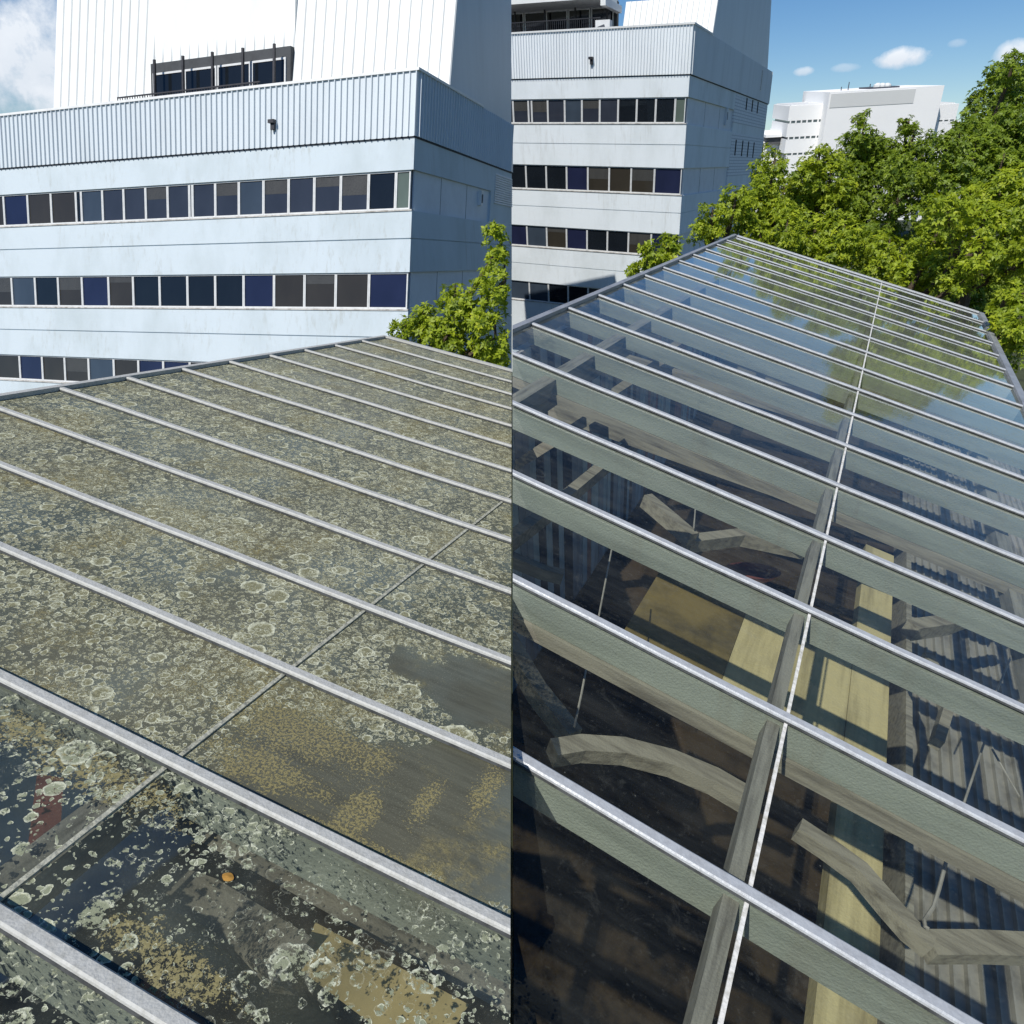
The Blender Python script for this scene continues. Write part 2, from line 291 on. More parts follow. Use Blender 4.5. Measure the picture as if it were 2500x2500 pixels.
LH = 1.62; LSP = 0.3235 * LH                       # left roof: height of the lens above it, bar spacing
LJ = -0.749 * LH                                   # its cross joint
def glass_lichen():
    """old roof glass: film of dirt, grey-green lichen rosettes with pale rims, mustard crusts, one clearer strip and wiped patches"""
    m, t = mat('lichen_covered_glass'); o = N(t, 'ShaderNodeOutputMaterial'); L = t.links.new
    uv = N(t, 'ShaderNodeUVMap'); sx = N(t, 'ShaderNodeSeparateXYZ'); L(uv.outputs[0], sx.inputs[0]); U, V = sx.outputs[0], sx.outputs[1]
    def mm(op, a, b=None, clamp=False): return math_(op, a, b, nt=t, clamp=clamp)
    def noise(scale, detail=6., rough=.6, off=0., vec=None, dist=0.):
        n = N(t, 'ShaderNodeTexNoise', inp={'Scale': scale, 'Detail': detail, 'Roughness': rough, 'Distortion': dist})
        mp = N(t, 'ShaderNodeMapping'); mp.inputs['Location'].default_value = (off, off*1.7, off*.3); L(vec or uv.outputs[0], mp.inputs[0]); L(mp.outputs[0], n.inputs[0]); return n.outputs[0]
    def rng(x, a, b, c=0., d=1.):
        n = N(t, 'ShaderNodeMapRange', inp={1: a, 2: b, 3: c, 4: d}); L(x, n.inputs[0]); return n.outputs[0]
    nv = N(t, 'ShaderNodeTexNoise', inp={'Scale': 34., 'Detail': 4.}); L(uv.outputs[0], nv.inputs[0])
    sub = N(t, 'ShaderNodeVectorMath', operation='SUBTRACT'); L(nv.outputs['Color'], sub.inputs[0]); sub.inputs[1].default_value = (.5, .5, .5)
    scl = N(t, 'ShaderNodeVectorMath', operation='SCALE'); L(sub.outputs[0], scl.inputs[0]); scl.inputs['Scale'].default_value = .030
    wv = N(t, 'ShaderNodeVectorMath', operation='ADD'); L(uv.outputs[0], wv.inputs[0]); L(scl.outputs[0], wv.inputs[1]); warp = wv.outputs[0]
    big = noise(1.1, 3., .5, 3.); mid = noise(3.0, 5., .6, 9.); fine = noise(85., 6., .7, 1.); grit = noise(190., 3., .8, 5.)
    near = rng(V, 2*LSP + LSP*.295 + .0, 2*LSP + LSP*.345, 1., 0.)          # 1 on the clearer strip at the front
    # patches where the growth has been rubbed away
    def patch(u, v, ru, rv, n=mid):
        a = mm('DIVIDE', mm('SUBTRACT', U, u), ru); b = mm('DIVIDE', mm('SUBTRACT', V, v), rv)
        r = mm('ADD', mm('MULTIPLY', a, a), mm('MULTIPLY', b, b)); r = mm('ADD', r, mm('MULTIPLY', mm('SUBTRACT', n, .5), 2.6))
        return rng(r, 1.15, .8)
    wipe = mm('MAXIMUM', patch(WP1[0], WP1[1], .52, .215), patch(WP2[0], WP2[1], .42, .19)); wipe = mm('MAXIMUM', wipe, patch(WP3[0], WP3[1], .4, .2))
    streak = N(t, 'ShaderNodeMapping'); streak.inputs['Scale'].default_value = (1.2, 14, 1); L(uv.outputs[0], streak.inputs[0])
    sn = noise(3., 8., .7, 2., streak.outputs[0])
    # rosettes at several sizes: (scale, smallest radius, radius spread, share of cells filled)
    rim = None; body = None
    for (sc_, r0, r1, dens, dn, off) in ((9., .08, .42, .20, .46, 0), (18., .09, .40, .46, .46, 21.), (33., .11, .37, .62, .40, 4.), (56., .13, .36, .62, .42, 8.), (85., .14, .34, .46, .42, 15.)):
        mp = N(t, 'ShaderNodeMapping'); mp.inputs['Location'].default_value = (off, off, 0); L(warp, mp.inputs[0])
        v = N(t, 'ShaderNodeTexVoronoi', inp={'Scale': sc_, 'Randomness': 1.}); v.voronoi_dimensions = '2D'; L(mp.outputs[0], v.inputs[0])
        c = N(t, 'ShaderNodeSeparateColor'); L(v.outputs['Color'], c.inputs[0])
        rad = mm('ADD', mm('MULTIPLY', c.outputs[0], r1), r0); rel = mm('DIVIDE', v.outputs['Distance'], rad)
        loc = mm('ADD', dens, mm('MULTIPLY', mm('SUBTRACT', noise(2.3, 4., .6, off + 20.), .5), 2.2))
        loc = mm('SUBTRACT', loc, mm('MULTIPLY', near, .22)); loc = mm('SUBTRACT', loc, mm('MULTIPLY', wipe, 1.2))
        if sc_ > 20: loc = mm('SUBTRACT', loc, mm('MULTIPLY', near, .12))
        else: loc = mm('ADD', loc, mm('MULTIPLY', near, .22))
        on = mm('LESS_THAN', c.outputs[1], loc)
        bd = mm('MULTIPLY', rng(rel, 1.03, .97), on)
        rm = mm('MULTIPLY', mm('MULTIPLY', rng(rel, .66, .90), rng(rel, 1.03, .97)), on)
        rim = rm if rim is None else mm('MAXIMUM', rim, rm); body = bd if body is None else mm('MAXIMUM', body, bd)
    # on the clearer strip the rosettes have crumbled to broken rims
    brk = rng(mm('ADD', noise(55., 4., .75, 6.), mm('MULTIPLY', mm('SUBTRACT', noise(4.5, 3., .6, 50.), .5), .55)), .475, .51); body = mm('MULTIPLY', body, mm('SUBTRACT', 1., mm('MULTIPLY', near, mm('SUBTRACT', 1., mm('MAXIMUM', mm('MULTIPLY', rim, brk), brk))), ))
    rim = mm('MULTIPLY', rim, rng(fine, .25, .6))
    # mustard crusts
    cr = mm('MULTIPLY', rng(noise(2.0, 9., .72, 12.), .50, .60), mm('SUBTRACT', 1., mm('MULTIPLY', near, .8)))
    cr = mm('MULTIPLY', cr, mm('SUBTRACT', 1., mm('MULTIPLY', wipe, rng(noise(5., 8., .7, 31.), .62, .5)))); crust = mm('MULTIPLY', cr, rng(fine, .36, .56))
    spk = mm('MULTIPLY', rng(grit, .575, .63), rng(mid, .35, .6)); spk = mm('MULTIPLY', spk, mm('SUBTRACT', 1., mm('MULTIPLY', wipe, .72))); spk = mm('MULTIPLY', spk, mm('SUBTRACT', 1., mm('MULTIPLY', near, .65)))
    def grains(u, v, ru, rv, gn, am=3.6):
        """a crust of grains, crowded in the middle and thinning raggedly outwards"""
        a = mm('DIVIDE', mm('SUBTRACT', U, u), ru); b = mm('DIVIDE', mm('SUBTRACT', V, v), rv)
        r = mm('SQRT', mm('ADD', mm('MULTIPLY', a, a), mm('MULTIPLY', b, b))); d = mm('SUBTRACT', 1.15, r)
        d = mm('ADD', d, mm('MULTIPLY', mm('SUBTRACT', rag, .5), am)); d = mm('MINIMUM', mm('MULTIPLY', d, .22), .10)
        return mm('MULTIPLY', rng(mm('ADD', gn, d), .555, .60), rng(r, 2.1, 1.7))
    rag = noise(5., 9., .78, 60.); g1 = noise(110., 3., .8, 19.); g2 = noise(95., 3., .8, 17.)
    for q in TP: crust = mm('MAXIMUM', crust, grains(*q, g2))
    for q in MP: crust = mm('MAXIMUM', crust, mm('MULTIPLY', grains(*q, g1), mm('SUBTRACT', 1., near)))
    def mixc(f, a, b):
        n = N(t, 'ShaderNodeMixRGB'); L(f, n.inputs[0])
        for i, q in ((1, a), (2, b)):
            if isinstance(q, tuple): n.inputs[i].default_value = (*q, 1)
            else: L(q, n.inputs[i])
        return n.outputs[0]
    film = mixc(rng(big, .35, .65), (.082, .096, .072), (.125, .122, .076)); film = mixc(rng(sn, .45, .75, 0., .6), film, (.105, .10, .075))
    film = mixc(mm('MULTIPLY', wipe, .75), film, mixc(rng(sn, .4, .62), (.13, .127, .088), (.085, .082, .054)))
    film = mixc(rng(noise(1.7, 4., .6, 40.), .5, .68, 0., .55), film, (.17, .205, .18))
    col = mixc(mm('MULTIPLY', crust, .8), film, mixc(grit, (.16, .135, .05), (.42, .36, .15)))
    col = mixc(mm('MULTIPLY', body, .85), col, mixc(rng(fine, .35, .65), (.13, .125, .065), (.27, .258, .135)))
    col = mixc(mm('MULTIPLY', mm('MULTIPLY', body, near), .75), col, (.29, .32, .21)); col = mixc(mm('MULTIPLY', rim, .95), col, (.70, .715, .53)); col = mixc(spk, col, (.55, .56, .40))
    solid = mm('MAXIMUM', mm('MAXIMUM', body, spk), mm('MULTIPLY', crust, .95))
    filma = mm('ADD', mm('MULTIPLY', mm('SUBTRACT', 1., near), rng(big, .3, .7, .80, .92)), mm('MULTIPLY', near, rng(mid, .36, .74, .05, .44)))
    alpha = mm('MAXIMUM', solid, filma, True)
    df = N(t, 'ShaderNodeBsdfPrincipled', inp={'Roughness': .85, 'Specular IOR Level': .38}); L(col, df.inputs['Base Color'])
    L(mm('SUBTRACT', .88, mm('MULTIPLY', mm('SUBTRACT', 1., solid), .45)), df.inputs['Roughness'])
    hgt = mm('ADD', mm('MULTIPLY', body, .5), mm('ADD', mm('MULTIPLY', rim, .5), mm('ADD', mm('MULTIPLY', crust, .7), mm('MULTIPLY', fine, mm('MULTIPLY', solid, .8)))))
    bp = N(t, 'ShaderNodeBump', inp={'Strength': .5, 'Distance': .005}); L(hgt, bp.inputs['Height']); L(bp.outputs[0], df.inputs['Normal'])
    fr = two_sided_fresnel(t, 1.5); g = N(t, 'ShaderNodeBsdfGlossy', inp={'Roughness': .08}); tr = N(t, 'ShaderNodeBsdfTransparent', inp={'Color': (.87, .89, .86, 1)})
    mx = N(t, 'ShaderNodeMixShader'); L(fr.outputs[0], mx.inputs[0]); L(tr.outputs[0], mx.inputs[1]); L(g.outputs[0], mx.inputs[2])
    m2 = N(t, 'ShaderNodeMixShader'); L(alpha, m2.inputs[0]); L(mx.outputs[0], m2.inputs[1]); L(df.outputs[0], m2.inputs[2]); L(m2.outputs[0], o.inputs[0])
    return m

def leaf_mat(name, dark, light, trans=.35):
    m, t = mat(name); o = N(t, 'ShaderNodeOutputMaterial'); L = t.links.new
    at = N(t, 'ShaderNodeAttribute', attribute_name='tone')
    col = ramp(t, at.outputs['Fac'], [(0., dark), (.6, light), (1., tuple(np.array(light) * [1.35, 1.2, 1.1]))])
    b = N(t, 'ShaderNodeBsdfPrincipled', inp={'Roughness': .5, 'Specular IOR Level': .35}); L(col, b.inputs['Base Color'])
    tr = N(t, 'ShaderNodeBsdfTranslucent'); tcol = N(t, 'ShaderNodeMixRGB', blend_type='MULTIPLY'); tcol.inputs[0].default_value = 1; L(col, tcol.inputs[1]); tcol.inputs[2].default_value = (1.5, 1.5, .45, 1)
    L(tcol.outputs[0], tr.inputs[0]); mx = N(t, 'ShaderNodeMixShader'); mx.inputs[0].default_value = trans; L(b.outputs[0], mx.inputs[1]); L(tr.outputs[0], mx.inputs[2]); L(mx.outputs[0], o.inputs[0]); return m
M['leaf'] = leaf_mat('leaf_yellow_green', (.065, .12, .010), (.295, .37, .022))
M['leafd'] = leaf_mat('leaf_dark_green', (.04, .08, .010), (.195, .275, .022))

# ---------------------------------------------------------------- ground
g = MB(); s_ = 2500.0
ci = lambda a, b, c: TW.T @ np.array([a, b, c - HC])
g.add([ci(-s_, -s_, 0), ci(s_, -s_, 0), ci(s_, s_, 0), ci(-s_, s_, 0)], [(0, 1, 2, 3)])
gr = g.build('ground', M['ground']); gr['kind'] = 'structure'

# ---------------------------------------------------------------- buildings
class Facade:
    """corner at pixel c and depth z; h along the front (to the right), v up, s along the side wall (away)"""
    def __init__(s, c, z, vh, vs, up):
        s.O = ray(*c) * z; s.h = vpd(*vh); s.h = s.h * np.sign(s.h[0]); s.s = vpd(*vs); s.s = s.s * np.sign(s.s[2]); s.v = up
    def __call__(s, u, d, w): return s.O + u*s.h + d*s.s + w*s.v
    def _at(s, x, y, a, b, k):
        n = np.cross(a, b); o = s.O + k; r = ray(x, y); X = r * ((o @ n) / (r @ n)) - o
        q = np.linalg.lstsq(np.stack([a, b], 1), X, rcond=None)[0]; return q[0], q[1]
    def front(s, x, y, d=0.): return s._at(x, y, s.h, s.v, d*s.s)      # -> u, w
    def side(s, x, y, u=0.): return s._at(x, y, s.s, s.v, u*s.h)       # -> d, w
    def seam(s, u, w, x=-.012):                                        # depth at which the side wall stops
        return (x - (s.O + u*s.h + w*s.v)[0]) / s.s[0]

def sheet(mb, fn, a0, a1, w0, w1, pitch, dep, axis, lean=0.):
    """ribbed sheet metal: flat pans with narrow raised ribs along axis a, from w0 to w1"""
    n = max(2, int(round((a1 - a0) / pitch))); st = (a1 - a0) / n; pr = []
    for i in range(n): x = a0 + i*st; pr += [(x, 0), (x + st*.70, 0), (x + st*.78, dep), (x + st*.92, dep)]
    pr.append((a1, 0)); vs = []
    for (x, q) in pr: vs += [fn(x, q, w0), fn(x, q, w1)]
    mb.add(vs, [(2*i, 2*i+2, 2*i+3, 2*i+1) for i in range(len(pr) - 1)])

BR = random.Random(5)
def ribbon(Fc, root, ts, top, bot, xs, zf, ym, picks, depth=.13, wf=.06, curtain=()):
    """one row of windows: each a frame with its pane"""
    us = [Fc.front(*zf(x, ym(x)))[0] for x in xs]
    for i in range(len(us) - 1):
        u0, u1 = us[i] + .004, us[i+1] - .004; f = MB()
        if u1 - u0 < .06: continue
        f.box(Fc, (u0, u1), (depth - .07, depth), (bot, bot + wf)); f.box(Fc, (u0, u1), (depth - .07, depth), (top - wf, top))
        f.box(Fc, (u0, u0 + wf*.8), (depth - .07, depth), (bot + wf, top - wf)); f.box(Fc, (u1 - wf*.8, u1), (depth - .07, depth), (bot + wf, top - wf))
        fo = f.build('window', M['frame'], root)
        p = MB(); p.box(Fc, (u0 + wf*.8, u1 - wf*.8), (depth - .03, depth - .015), (bot + wf, top - wf)); p.build('pane', PANES[picks[i % len(picks)]], fo)
        if picks[i % len(picks)] in (1, 3) and BR.random() < .38 and u1 - u0 > .4:       # a blind drawn part of the way, behind the reflection
            q = MB(); hb = (top - bot) * BR.uniform(.18, .55); q.box(Fc, (u0 + wf*.9, u1 - wf*.9), (depth - .034, depth - .0305), (top - wf - hb, top - wf*1.02)); q.build('blind', M['blind'], fo)

def building(kind, Fc, root, L, rows, clad, D, zf, side_end, pitch, base):
    """rows: [(top_of_window, bottom_of_window, groove_above)] as w; clad: (bottom, top) of the ribbed parapet"""
    def box(mb, u, d0, w_, du=0.):
        u0, u1 = u; a, b = w_
        e = (lambda w__: D(w__)) if callable(D) else (lambda w__: D)
        mb.hexa([Fc(u0, d0, a), Fc(u1, d0, a), Fc(u1, e(a), a), Fc(u0, e(a), a), Fc(u0, d0, b), Fc(u1, d0, b), Fc(u1, e(b), b), Fc(u0, e(b), b)])
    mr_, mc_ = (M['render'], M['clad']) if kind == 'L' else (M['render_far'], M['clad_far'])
    core = MB(); box(core, (-L + .2, -.16), .2, (base, clad[1] - .3)); core.build('inner_wall', M['core'], root)
    top = clad[0] - .0
    edges = []
    for (wt, wb, gv) in rows:                              # spandrels between the rows, split by a shadow groove
        edges.append((top, wt, gv)); top = wb
    edges.append((top, base, None))
    for (a, b, gv) in edges:
        s = MB()
        if gv is None: box(s, (-L, 0), 0, (b, a))
        else:
            box(s, (-L, 0), 0, (gv + .02, a)); box(s, (-L, 0), 0, (b, gv - .02)); box(s, (-L + .05, -.05), .05, (gv - .02, gv + .02))
        s.build('spandrel', mr_, root)
    for (wt, wb, gv) in rows:
        s = MB(); s.box(Fc, (-L, -.0), (-.035, .14), (wb, wb + .05)); s.build('sill', M['sill'], root)
        pn = MB(); e = D if not callable(D) else None           # blank panels round the corner in the side wall
        box(pn, (-.3, -.10), .30, (wb + .0, wt)); pn.build('side_panel', M['panel'], root)
    c = MB(); sheet(c, lambda a, q, w_: Fc(a, -.06 - q, w_), -L, .06, clad[0] + .0, clad[1], pitch, .06, 'u')
    e0 = (lambda w_: D(w_)) if callable(D) else (lambda w_: D)
    c.build('ribbed_parapet', mc_, root)
    c = MB(); n_d = min(e0(clad[0]), e0(clad[1])); sheet(c, lambda a, q, w_: Fc(.06 + q, a if a < n_d - .01 else e0(w_), w_), -.06, n_d, clad[0], clad[1], pitch, .06, 'd')
    c.build('ribbed_side_parapet', mc_, root)
    c = MB(); box(c, (-L, .02), -.02, (clad[0] - .05, clad[0] + .04)); c.build('shadow_strip', M['darkgap'], root)  # solid dark strip painting the shadow line under the parapet lip
    c = MB(); c.box(Fc, (-L, .13), (-.13, .12), (clad[1], clad[1] + .09)); c.box(Fc, (-.10, .13), (.12, side_end), (clad[1], clad[1] + .09)); c.build('parapet_cap', M['trim'], root)

def upper_storey(Fc, root, L, clad, poly, u_l, u_end, terr, zt, pitch, D):
    """set-back top storey: sloped white sheet front, tall side wall, recessed dark terrace with a railing"""
    us0, us1 = u_l, -.02
    b = MB(); n = len(poly)
    for (ua, ub) in ((us0, us1),):
        vs = [Fc(ua, d, w_) for d, w_ in poly] + [Fc(ub, d, w_) for d, w_ in poly]
        b.add(vs, [tuple(range(n))[::-1], tuple(range(n, 2*n))] + [(i, (i+1) % n, n + (i+1) % n, n + i) for i in range(n)])
    b.build('upper_block', M['clad'], root)
    (d0, w0), (d1, w1) = poly[0], poly[1]
    c = MB(); sheet(c, lambda a, q, t_: Fc(a, d0 + (d1 - d0)*t_ - .03 - q, w0 + (w1 - w0)*t_), us0, us1 + .12, 0., 1., pitch*1.9, .05, 'u'); c.build('sloped_cladding', M['cladw'], root)
    c = MB(); c.box(Fc, (us1 + .02, us1 + .16), (d0 - .1, d0), (w0, w0 + .0001))
    # terrace
    td, tw0, tw1 = terr
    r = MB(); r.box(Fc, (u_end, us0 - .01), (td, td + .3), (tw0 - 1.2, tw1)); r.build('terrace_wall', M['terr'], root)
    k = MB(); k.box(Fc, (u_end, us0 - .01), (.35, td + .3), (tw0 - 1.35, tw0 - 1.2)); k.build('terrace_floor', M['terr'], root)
    ns = max(2, int((us0 - u_end) / 1.5)); st = (us0 - u_end - .3) / ns
    for i in range(ns):
        ua = u_end + .15 + i*st; f = MB(); hgt = (tw0 - 1.0, min(tw1 - .25, tw0 + 1.3))
        for (p, q) in (((ua, ua + .07), hgt), ((ua + st - .12, ua + st - .05), hgt)): f.box(Fc, p, (td - .06, td), q)
        f.box(Fc, (ua + .07, ua + st - .12), (td - .06, td), (hgt[1] - .08, hgt[1])); f.box(Fc, (ua + .07, ua + st - .12), (td - .06, td), (hgt[0], hgt[0] + .08))
        fo = f.build('terrace_window', M['frame'], root); p = MB(); p.box(Fc, (ua + .07, ua + st - .12), (td - .03, td - .01), (hgt[0] + .08, hgt[1] - .08)); p.build('pane', PANES[2], fo)
    rl = MB(); d = .75; ra, rb = u_end, us0 - .1
    rl.box(Fc, (ra, rb), (d, d + .05), (tw0 - .02, tw0 + .03)); rl.box(Fc, (ra, rb), (d, d + .05), (tw0 - .9, tw0 - .86))
    x = ra
    while x < rb: rl.box(Fc, (x, x + .025), (d + .012, d + .037), (tw0 - .86, tw0 - .02)); x += .13
    rl.build('railing', M['rail'], root)
    for x in np.linspace(ra + .6, rb - .4, 5):
        q = MB(); q.box(Fc, (x, x + .09), (td - .5, td - .41), (tw0 - 1.2, tw1)); q.build('terrace_post', M['rail'], root)
    return td

# ---- front-left building (the nearer one)
FL = Facade((1012.5, 332.7), 24.0, (-3944.6, 719.4), (1833.2, 641.1), UP_L)
kL = FL.front
def wl(x, y): return kL(*z1(x, y))[1]
base_L = -19.
bl = empty('office_building', FL(0, 0, base_L), 'nearer pale blue office block with ribbed parapet, behind the lichen-covered roof', 'building', 'pale blue office blocks')
g2l = wl(700, 979); step = g2l - wl(770, 643)
rowsL = [(wl(1300, 377), wl(1300, 527), None), (wl(770, 757), wl(770, 888), wl(770, 643)), (wl(300, 1069), wl(200, 1166), g2l)]
s3 = rowsL[1][0] - rowsL[2][0]
rowsL.append((rowsL[2][0] - s3, rowsL[2][1] - s3, g2l - s3))
cladL = (wl(780, 297), wl(500, 108))
LL = -kL(*z1(-520, 600))[0]
DL = lambda w_: FL.seam(0, w_)
building('L', FL, bl, LL, rowsL, cladL, DL, z1, FL.seam(0.13, cladL[1]) * .62, .245, base_L)
m1 = [-165, -78, 10, 100, 188, 282, 302, 382, 462, 545, 628, 710, 722, 808, 897, 990, 1085, 1182, 1282, 1387, 1490, 1545]
p1 = [1, 1, 0, 1, 1, 2, 4, 3, 3, 3, 3, 3, 3, 3, 4, 3, 3, 3, 3, 2, 5]
ribbon(FL, bl, None, rowsL[0][0], rowsL[0][1] + .05, m1, z1, lambda x: 520 - .055*x, p1)
m2 = [-300, -215, -130, -45, 40, 128, 215, 305, 405, 498, 598, 703, 808, 915, 1030, 1145, 1263, 1388, 1535]
ribbon(FL, bl, None, rowsL[1][0], rowsL[1][1] + .05, m2, z1, lambda x: 823, [1, 2, 0, 1, 4, 2, 1, 0, 1, 2, 2, 2, 2, 0, 1, 1, 1, 0])
m3 = [-190, -103, -16, 70, 155, 240, 330, 425, 518, 612, 712, 815, 920, 1030, 1145, 1263, 1390, 1530]
ribbon(FL, bl, None, rowsL[2][0], rowsL[2][1] + .05, m3, z1, lambda x: 1112 + .03*x, [1, 1, 1, 0, 1, 1, 4, 1, 0, 0, 1, 2, 1, 0, 1, 2, 1])
# set-back storey over it
dsl, wsl = FL.side(*z1(1690, 52))
Dtop = FL.seam(0, cladL[1])
polyL = [(dsl, wsl - .05), (dsl + .55, wsl + 5.6), (FL.seam(0, wsl + 5.6) , wsl + 5.6), (FL.seam(0, wsl - .05), wsl - .05)]
u_t1 = kL(*z1(1100, 40), dsl)[0]; u_t0 = kL(*z1(575, 60), dsl)[0]; u_ll = kL(*z1(198, 130), dsl)[0]
tw0 = wl(800, 55) + .25
upper_storey(FL, bl, LL, cladL, polyL, u_t1, u_t0, (2.6, tw0, tw0 + 1.7), z1, .245, Dtop)
c = MB(); n = 4                                            # white block left of the terrace and the fascia over it
b = MB(); vs = [FL(u_ll, d, w_) for d, w_ in polyL] + [FL(u_t0 - .02, d, w_) for d, w_ in polyL]
b.add(vs, [(3, 2, 1, 0), (4, 5, 6, 7)] + [(i, (i+1) % 4, 4 + (i+1) % 4, 4 + i) for i in range(4)]); b.build('upper_block', M['clad'], bl)
c = MB(); sheet(c, lambda a, q, t_: FL(a, dsl + .55*t_ - .03 - q, wsl - .05 + 5.65*t_), u_ll, u_t0 - .02, 0., 1., .47, .05, 'u'); c.build('sloped_cladding', M['cladw'], bl)
tt = (tw0 + 1.7 - wsl + .05) / 5.65
c = MB(); sheet(c, lambda a, q, t_: FL(a, dsl + .55*(tt + (1 - tt)*t_) - .03 - q, tw0 + 1.7 + (wsl + 5.6 - tw0 - 1.7)*t_), u_t0 + .0, u_t1, 0., 1., .47, .05, 'u')
c.box(FL, (u_t0, u_t1), (dsl + .2, 3.2), (tw0 + 1.7, wsl + 5.6)); c.build('sloped_fascia', M['cladw'], bl)
def outlet(Fc, root, uw):
    u, w_ = uw; o = MB(); o.box(Fc, (u - .12, u + .12), (-.30, -.10), (w_ - .02, w_ + .10)); o.box(Fc, (u - .06, u + .1), (-.22, -.10), (w_ - .24, w_ - .02)); o.build('security_lamp', M['rail'], root)
outlet(FL, bl, kL(*z1(1039, 188)))
dv, wv_ = FL.side(*z1(1807, 470), -.1)
vb = MB(); vb.box(FL, (-.1, .06), (dv - .12, dv + .12), (wv_ - .3, wv_ + .3)); vb.build('vent_box', M['trim'], bl)
vb = MB(); vb.box(FL, (.06, .075), (dv - .06, dv + .06), (wv_ - .2, wv_ + .15)); vb.build('vent_grille', M['darkgap'], bl)
# flush end bay of the side wall, with white louvres under the parapet
d1 = FL.side(*z1(1852, 480))[0]
for i, (wt, wb, gv) in enumerate(rowsL[:3]):
    e = MB(); e.hexa([FL(-.3, d1, wb), FL(-.006, d1, wb), FL(-.006, DL(wb), wb), FL(-.3, DL(wb), wb), FL(-.3, d1, wt), FL(-.006, d1, wt), FL(-.006, DL(wt), wt), FL(-.3, DL(wt), wt)]); e.build('end_bay', M['render'], bl)
    j = MB()
    for q in (.33, .66): dq = d1 * q; j.box(FL, (-.1, -.094), (dq - .012, dq + .012), (wb + .02, wt - .02))
    j.build('panel_joint', M['darkgap'], bl)
lv = MB(); da, wa = FL.side(*z1(1870, 375)); _, wb_ = FL.side(*z1(1870, 490))
k = 0
while wa - .1*k > wb_:
    w_ = wa - .1*k; lv.hexa([FL(.002, da, w_ - .08), FL(.05, da, w_ - .08), FL(.05, DL(w_), w_ - .08), FL(.002, DL(w_), w_ - .08), FL(.002, da, w_), FL(.012, da, w_), FL(.012, DL(w_), w_), FL(.002, DL(w_), w_)]); k += 1
lv.build('louvre', M['trim'], bl)

# ---- the farther right-hand building
FR = Facade(z2(1198, 500), 38.0, (-2721.7, 304.1), (2243.7, 395.4), UP_R)
kR = FR.front; kS = FR.side
def wr(x, y): return kR(*z2(x, y))[1]
base_R = -24.
br_ = empty('office_building', FR(0, 0, base_R), 'farther pale blue office block with a shaded tall side wall, beside the sky', 'building', 'pale blue office blocks')
rowsR = [(wr(600, 661), wr(600, 837), None), (wr(600, 1120), wr(600, 1298), wr(600, 970)), (wr(600, 1548), wr(500, 1693), wr(600, 1411))]
s3 = rowsR[1][0] - rowsR[2][0]
rowsR.append((wr(300, 1915), rowsR[2][1] - s3, wr(400, 1800)))
cladR = (wr(600, 516), wr(600, 199))
LR_ = -kR(*z2(-330, 800))[0]
DR = kS(*z2(1735, 600))[0]
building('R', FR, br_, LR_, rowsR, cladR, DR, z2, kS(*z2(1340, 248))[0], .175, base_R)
ribbon(FR, br_, None, rowsR[0][0], rowsR[0][1] + .05, [-220, -105, 5, 108, 130, 238, 352, 468, 588, 712, 837, 965, 1095, 1165], z2, lambda x: 750, [3, 3, 3, 3, 3, 3, 4, 3, 3, 2, 2, 2, 5])
ribbon(FR, br_, None, rowsR[1][0], rowsR[1][1] + .05, [-180, -45, 92, 228, 365, 508, 652, 800, 957, 1140], z2, lambda x: 1195, [1, 2, 2, 2, 0, 1, 1, 1, 0])
ribbon(FR, br_, None, rowsR[2][0], rowsR[2][1] + .05, [-160, -30, 100, 232, 365, 503, 640, 782, 935, 1125], z2, lambda x: 1620, [1, 0, 4, 1, 0, 2, 2, 1, 0])
ribbon(FR, br_, None, rowsR[3][0], rowsR[3][1] + .05, [-140, -12, 115, 243, 375, 510, 650, 795, 950, 1110], z2, lambda x: 1960, [4, 4, 4, 2, 2, 1, 1, 2, 1])
pR = [kS(*z2(1340, 250)), kS(*z2(1384, -30)), kS(*z2(1752, -30)), kS(*z2(1722, 500)), kS(*z2(1728, 690))]
pR = [pR[0], pR[1], pR[2], pR[3], (DR, cladR[0] - .0), (pR[0][0], cladR[1] - .2)]
pR[0] = (pR[0][0], pR[0][1])
ust = kR(*z2(738, 190), pR[0][0])[0]
uend = -LR_
tR = wr(300, 200) + .55
upper_storey(FR, br_, LR_, cladR, pR, ust, uend, (3.2, tR, kR(*z2(200, 42), 3.2)[1]), z2, .175, DR)
sf = MB(); wsf = kR(*z2(300, 8), .6)[1]
sf.box(FR, (uend, ust - .02), (.6, 3.4), (wsf, wsf + .35)); sf.build('terrace_soffit', M['cladw'], br_)
ft = MB(); uf = kR(*z2(650, 30), 1.0)[0]; ft.box(FR, (uf, ust - .02), (.55, 3.2), (wsf - .35, wsf)); ft.build('soffit_end', M['cladw'], br_)
ac = MB(); ua, wa = kR(*z2(575, 195), .5); ac.box(FR, (ua - .1, ua + .75), (.45, .85), (wa - .5, wa + .40)); aco = ac.build('air_conditioner', M['trim'], br_)
af = MB(); af.tube([FR(ua + .25, .44, wa + .05), FR(ua + .25, .452, wa + .05)], .22, 16); af.build('fan_grille', M['darkgap'], aco)
outlet(FR, br_, kR(*z2(541, 400)))
